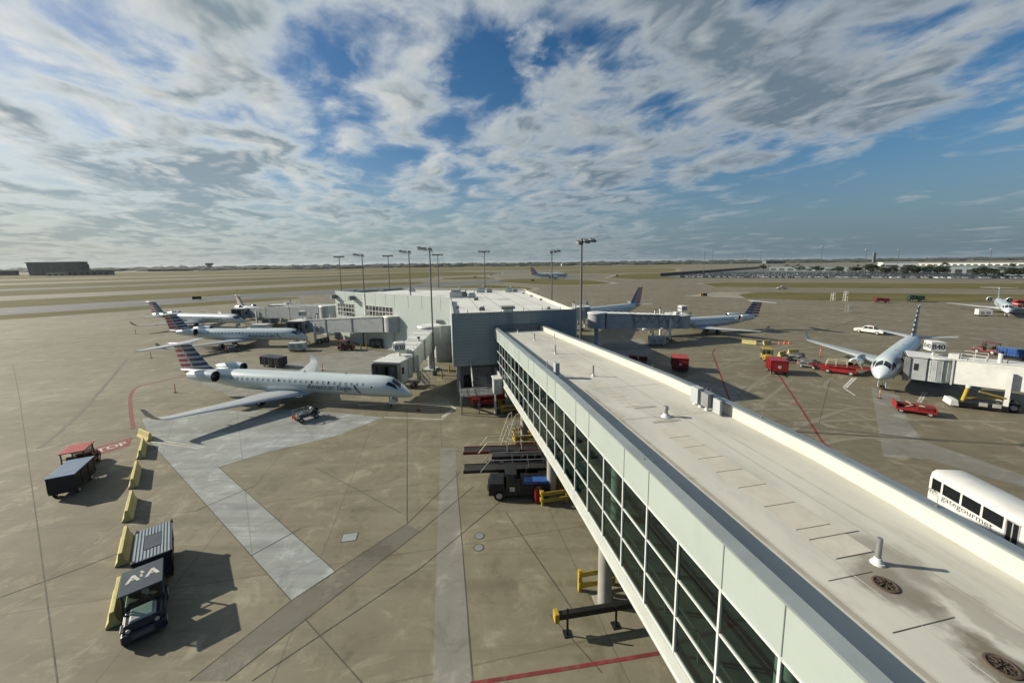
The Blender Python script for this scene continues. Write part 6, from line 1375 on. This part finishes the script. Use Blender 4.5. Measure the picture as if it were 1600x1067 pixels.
for i, sp_ in enumerate(spots[:300]):
    x, y, rz = spot_xf(*sp_); k = random.choices(names, wts)[0]
    if k not in protos:
        mb = MB(); car_mesh(mb); o = mb.build('parked_car', [cmat[k], M['carglass'], M['tyre']]); protos[k] = o
    else: o = protos[k].copy(); COL.objects.link(o)
    o.location = (x, y, .13); o.rotation_euler = (0,0,rz)
    tag(o, f'{k} car in the nearer rows of the crowded lot beyond the grass', 'car', f'{k} cars in the nearer rows of the lot')
mb = MB()
for sp_ in spots[300:]:
    x, y, rz = spot_xf(*sp_); k = random.choices(range(4), wts[:4])[0]
    car_mesh(mb, Matrix.Translation((x,y,.13)) @ Matrix.Rotation(rz,4,'Z'), (k,4,4), True)
o = mb.build('distant_cars', [cmat[n] for n in names[:4]]+[M['carglass']]); tag(o, 'mass of parked cars in the farther rows of the lot on the right', 'cars'); o['kind'] = 'stuff'
mb = MB(); pts = [(180,462),(300,587),(420,712),(547,844)]
for a, b in zip(pts[:-1], pts[1:]): mb.beam((*a,1.9),(*b,1.9),.3,3.8)
o = mb.build('perimeter_fence', M['black']); tag(o, 'dark screened fence along the left side of the crowded car lot', 'fence')
# lot light poles
def lotpole(x, y, h, lb):
    t = thing('lot_light', lb, 'light pole', (x,y), R(20), 'tall lights over the car lot')
    mb = MB(); mb.tube((0,0,0),(0,0,h),.32,.22,8); mb.build('pole', M['polegrey'], t)
    mb = MB(); mb.beam((-2.2,0,h),(2.2,0,h),.3,.3); 
    mb.build('cross_arm', M['polegrey'], t)
    for s in (-1.6,0,1.6): mb = MB(); mb.box(s-.6,s+.6,-.8,.8,h+.15,h+.55); mb.build('lamp', M['rim'], t)
for (x, y, h, lb) in ((281.4,560,30.4,'far light pole at the left end of the car lot'),(334.7,640,35,'slightly taller light pole at the left end of the car lot, right of its neighbour'),(454.2,700,35.2,'light pole over the left part of the lot, before the long grey shed'),(371.2,460,33.2,'tallest light pole over the middle of the car lot'),(406.2,440,28.4,'light pole in the car lot in front of the dark trees'),(483.6,480,28.8,'light pole behind the white roof box on the shed'),(499.2,400,26.2,'light pole at the right end of the car lot'),(542.5,900,31,'faint light pole far behind the left part of the lot'),(531.7,750,28,'faint light pole behind the long grey shed'),(552.2,900,29,'faint light pole beside the other faint one behind the lot')):
    lotpole(x, y, h, lb)
# trees
def tree_proto(h, seed):
    random.seed(seed); t = thing('tree', '', 'tree', (0,0,0), 0, 'round dark trees in the car lot')
    mb = MB(); mb.tube((0,0,0),(0,0,h*.3),.35,.25,8); 
    for k in range(6): a = k*1.05+seed; mb.tube((0,0,h*.25),(math.cos(a)*h*.3,math.sin(a)*h*.3,h*.62),.18,.06,6)
    mb.build('trunk', M['bark'], t)
    mb = MB(); cl = [(random.gauss(0,h*.24),random.gauss(0,h*.24),h*.62+random.gauss(0,h*.11),random.uniform(h*.13,h*.24)) for _ in range(22)]
    for (cx,cy,cz,r) in cl:
        for _ in range(70):
            d = Vector((random.gauss(0,1),random.gauss(0,1),random.gauss(0,1))).normalized()*r*random.random()**.4
            p = Vector((cx,cy,max(cz,h*.3)))+Vector((d.x,d.y,d.z*.8)); q = Vector((random.gauss(0,1),random.gauss(0,1),random.gauss(0,1))).normalized(); s = q.orthogonal().normalized()*random.uniform(.25,.55); w2 = q.cross(s)
            mb.face([p-s,p+w2*.6,p+s,p-w2*.6])
    mb.build('crown', M['foliage'], t, recalc=False); random.seed(seed+50); return t
tp = [tree_proto(8.0, 3), tree_proto(8.0, 8)]
TL = [(463,640,1.15,'tree by the left end of the long grey shed'),(451,600,1.05,'tree standing in front of the left end of the long shed'),(446,560,1.0,'tree between the left shed end and the tallest lot light'),(460.8,700,1.1,'leftmost small tree at the far end of the car lot'),(445,520,.95,'tree right of the tallest lot light'),(450,500,1.0,'tree in the lot, left of the broad dark one'),(450.7,480,1.35,'broad dark tree left of the light pole in the middle of the lot'),(422,430,1.1,'tree right of the light pole, before the shed'),(441,420,1.15,'tree left of the white box on the shed roof'),(445.6,400,1.3,'broad tree in the right part of the lot'),(435,350,1.15,'tree near the right edge in front of the lower shed'),(438.4,330,1.2,'tree at the right edge of the picture beyond the lot'),(457,441,1.2,'tree crown beside the broad one, right of centre in the lot'),(480,300,1.2,'tree at the far right edge behind the jet fin')]
for i, (x, y, s, lb) in enumerate(TL):
    o = place(tp[i % 2], (x,y,0), i*1.3, lb); o.scale = (s*1.7,s*1.7,s*1.15)
# sheds and far buildings
def shed(name, lb, p, q, depth, h, m, roofm=None, bays=14, cat='building'):
    a = Vector(p); b = Vector(q); L = (b-a).length; t = thing(name, lb, cat, (*p,0), math.atan2(b.y-a.y,b.x-a.x))
    mb = MB(); mb.box(0,L,0,depth,0,h); mb.build('wall', m, t)
    mb = MB(); mb.box(-.5,L+.5,-.8,depth+.5,h+.02,h+.02+max(.5,h*.08)); mb.build('roof', roofm or M['midgrey'], t)
    for k in range(bays):
        x0 = L*(k+.18)/bays; x1 = L*(k+.82)/bays; mb = MB(); mb.box(x0,x1,-.06,-.01,h*.12,h*.62); mb.build('bay_opening', M['black'], t)
    return t
M['shedblue'] = mat('blue_grey_shed_wall', (.13,.165,.18), .6, var=.1, scale=.05)
M['hangargreen'] = mat('dark_green_hangar_cladding', (.022,.045,.042), .5, var=.15, scale=.05)
shed('cargo_shed', 'long low blue-grey shed behind the trees of the car lot', (431,640), (505,470), 40, 7.2, M['shedblue'], M['shedblue'])
shed('cargo_shed', 'lower blue-grey shed at the right edge behind the car lot', (508,462), (500,300), 40, 8.5, M['shedblue'], M['shedblue'])
shed('roof_box', 'white rectangular hall rising behind the long shed on the right', (690,712), (732,690), 25, 10.7, M['white'], M['white'], 2)
shed('far_terminal', 'long cream far terminal at the right end of the horizon', (1010,960), (1090,760), 30, 6, M['offwhite'], M['greypanel'], 20)
t = shed('hotel', 'pale tower block on the horizon at right', (1688,1790), (1697,1788), 9, 44, M['shedblue'], M['midgrey'], 3)
t = thing('hangar', 'big dark green hangar on the left horizon', 'hangar', (-1192,950), math.atan2(-20,149)); 
mb = MB(); mb.extr([(-4,0),(152,0),(152,24),(147,31.5),(-10,31.5)], 0, 16); mb.build('wall', M['hangargreen'], t)
mb = MB(); mb.box(-12,149,-2,17,31.6,33.2); mb.build('roof', M['midgrey'], t)
for k in range(8): mb = MB(); mb.box(4+18*k,20+18*k,-.6,-.05,.2,24); mb.build('hangar_door', M['hangargreen'], t)
shed('annex', 'low pale green annex in front of the big hangar', (-1092,900), (-956,912), 12, 11.5, M['shedblue'], M['hangargreen'], 10)
shed('annex', 'small cream building against the front of the big hangar', (-1085,893), (-1045,896), 14, 6.5, M['cream'], M['cream'], 3)
shed('annex', 'dark low block left of the big hangar', (-1400,1000), (-1315,1010), 15, 12, M['black'], M['midgrey'], 5)
shed('depot', 'cream depot building below the mushroom-shaped tower', (-1310,1600), (-1235,1600), 30, 5.5, M['cream'], M['midgrey'], 6)
shed('depot', 'low dark depot left of the cream one', (-1480,1560), (-1345,1600), 30, 8, M['black'], M['midgrey'], 6)
random.seed(21)
for k, (u, wd, h, Y, lb) in enumerate(((468,9,11,1700,'first white shed right of the mushroom tower'),(492,10,13,1700,'second white shed right of the mushroom tower'),(512,9,13,1700,'third white shed right of the mushroom tower'),(773,15,14,2100,'white hall on the horizon left of the tallest mast'),(882,8,11,2000,'small white building on the horizon beside the taxiing airliner'),(1210,30,13,1900,'grey building on the horizon left of the tall lot light'),(1250,20,10,2300,'pale building on the horizon right of the grey one'),(1010,26,16,2600,'dark low building on the horizon right of the taxiing airliner'))):
    x = (u-800)/595*Y; w2 = wd/595*Y
    shed('far_building', lb, (x-w2/2,Y), (x+w2/2,Y), 30, h, M['white'] if 'white' in lb else M['shedblue'], M['midgrey'], 3)
t = thing('water_tower', 'mushroom-shaped tower on the left horizon', 'tower', (-1574,2000)); mb = MB(); mb.tube((0,0,0),(0,0,20),5,6,12); mb.build('stem', M['midgrey'], t)
mb = MB(); mb.tube((0,0,18),(0,0,30),8,19,18); mb.tube((0,0,30),(0,0,35),19,18,18); mb.build('bowl', M['shedblue'], t)
for (x, y, h, lb) in ((-1366,1500,25,'thin light mast on the horizon right of the hangar'),(-1290,1500,26,'thin mast on the horizon beside the mushroom tower'),(-1240,1500,26,'thin mast right of its twin by the mushroom tower')):
    t = thing('far_mast', lb, 'mast', (x,y)); mb = MB(); mb.tube((0,0,0),(0,0,h),.6,.4,6); mb.build('pole', M['polegrey'], t); mb = MB(); mb.box(-4,4,-1,1,h,h+1.2); mb.build('lamp_bar', M['polegrey'], t)
# woods along the horizon
random.seed(5); mb = MB()
def clump(x, y, r, h):
    n = 9; rs = []
    for j, (f, z) in enumerate(((.85,0),(1.0,.35),(.8,.72),(.35,1.0))): rs.append([(x+r*f*random.uniform(.75,1.2)*math.cos(6.283*i/n), y+r*f*random.uniform(.75,1.2)*math.sin(6.283*i/n), h*z*random.uniform(.85,1.15)) for i in range(n)])
    mb.rings(rs, 0, False, True)
az = -66.0
while az < 66:
    for k in range(2):
        Y = random.uniform(2100,3600) if az > -22 or random.random() < .5 else random.uniform(1700,2600); x = math.tan(R(az+random.uniform(-.3,.3)))*Y
        if abs(x) > 8600: continue
        clump(x, Y, random.uniform(18,60), random.uniform(9,19)*(Y/2600))
    az += .24
o = mb.build('far_woods', M['farwood'], None, smooth=True); tag(o, 'dark line of woods along the whole horizon', 'woods'); o['kind'] = 'stuff'
# small airfield signs and lights dotted over the far grass
for k, (x, y, m, lb) in enumerate(((-45,470,'yellow','yellow airfield sign on the grass island beyond the terminal'),(-30,560,'white','white marker board far beyond the terminal roof'),(-20,640,'white','white marker board beyond the first one, farther away'),(20,370,'yellow','yellow airfield sign on the island right of the taxiing airliner'),(-170,205,'black','black airfield sign on the left grass strip'),(130,470,'black','black airfield sign on the right grass island'))):
    t = thing('airfield_sign', lb, 'sign', (x,y), .4); mb = MB(); mb.box(-2,2,-.2,.2,.5,2.0); mb.build('panel', M[m], t); mb = MB(); mb.beam((-1.5,0,0),(-1.5,0,.5),.15,.15); mb.beam((1.5,0,0),(1.5,0,.5),.15,.15); mb.build('leg', M['midgrey'], t)

# ---------------------------------------------------------------- air: thin haze over the whole field
hz = MB(); hz.box(-9100,9100,-700,14100,-1.0,62); ho = hz.build('haze', M['white']); ho.data.materials.clear()
hm = bpy.data.materials.new('thin_haze'); hm.use_nodes = True; nt = hm.node_tree; nt.nodes.clear()
hout = nt.nodes.new('ShaderNodeOutputMaterial'); hv = nd(nt, 'ShaderNodeVolumePrincipled', {'Color': (.82,.90,.95,1), 'Density': .00003, 'Anisotropy': .2})
nt.links.new(hv.outputs[0], hout.inputs['Volume']); ho.data.materials.append(hm)
tag(ho, 'thin pale haze lying over the airfield out to the horizon', 'haze'); ho['kind'] = 'stuff'
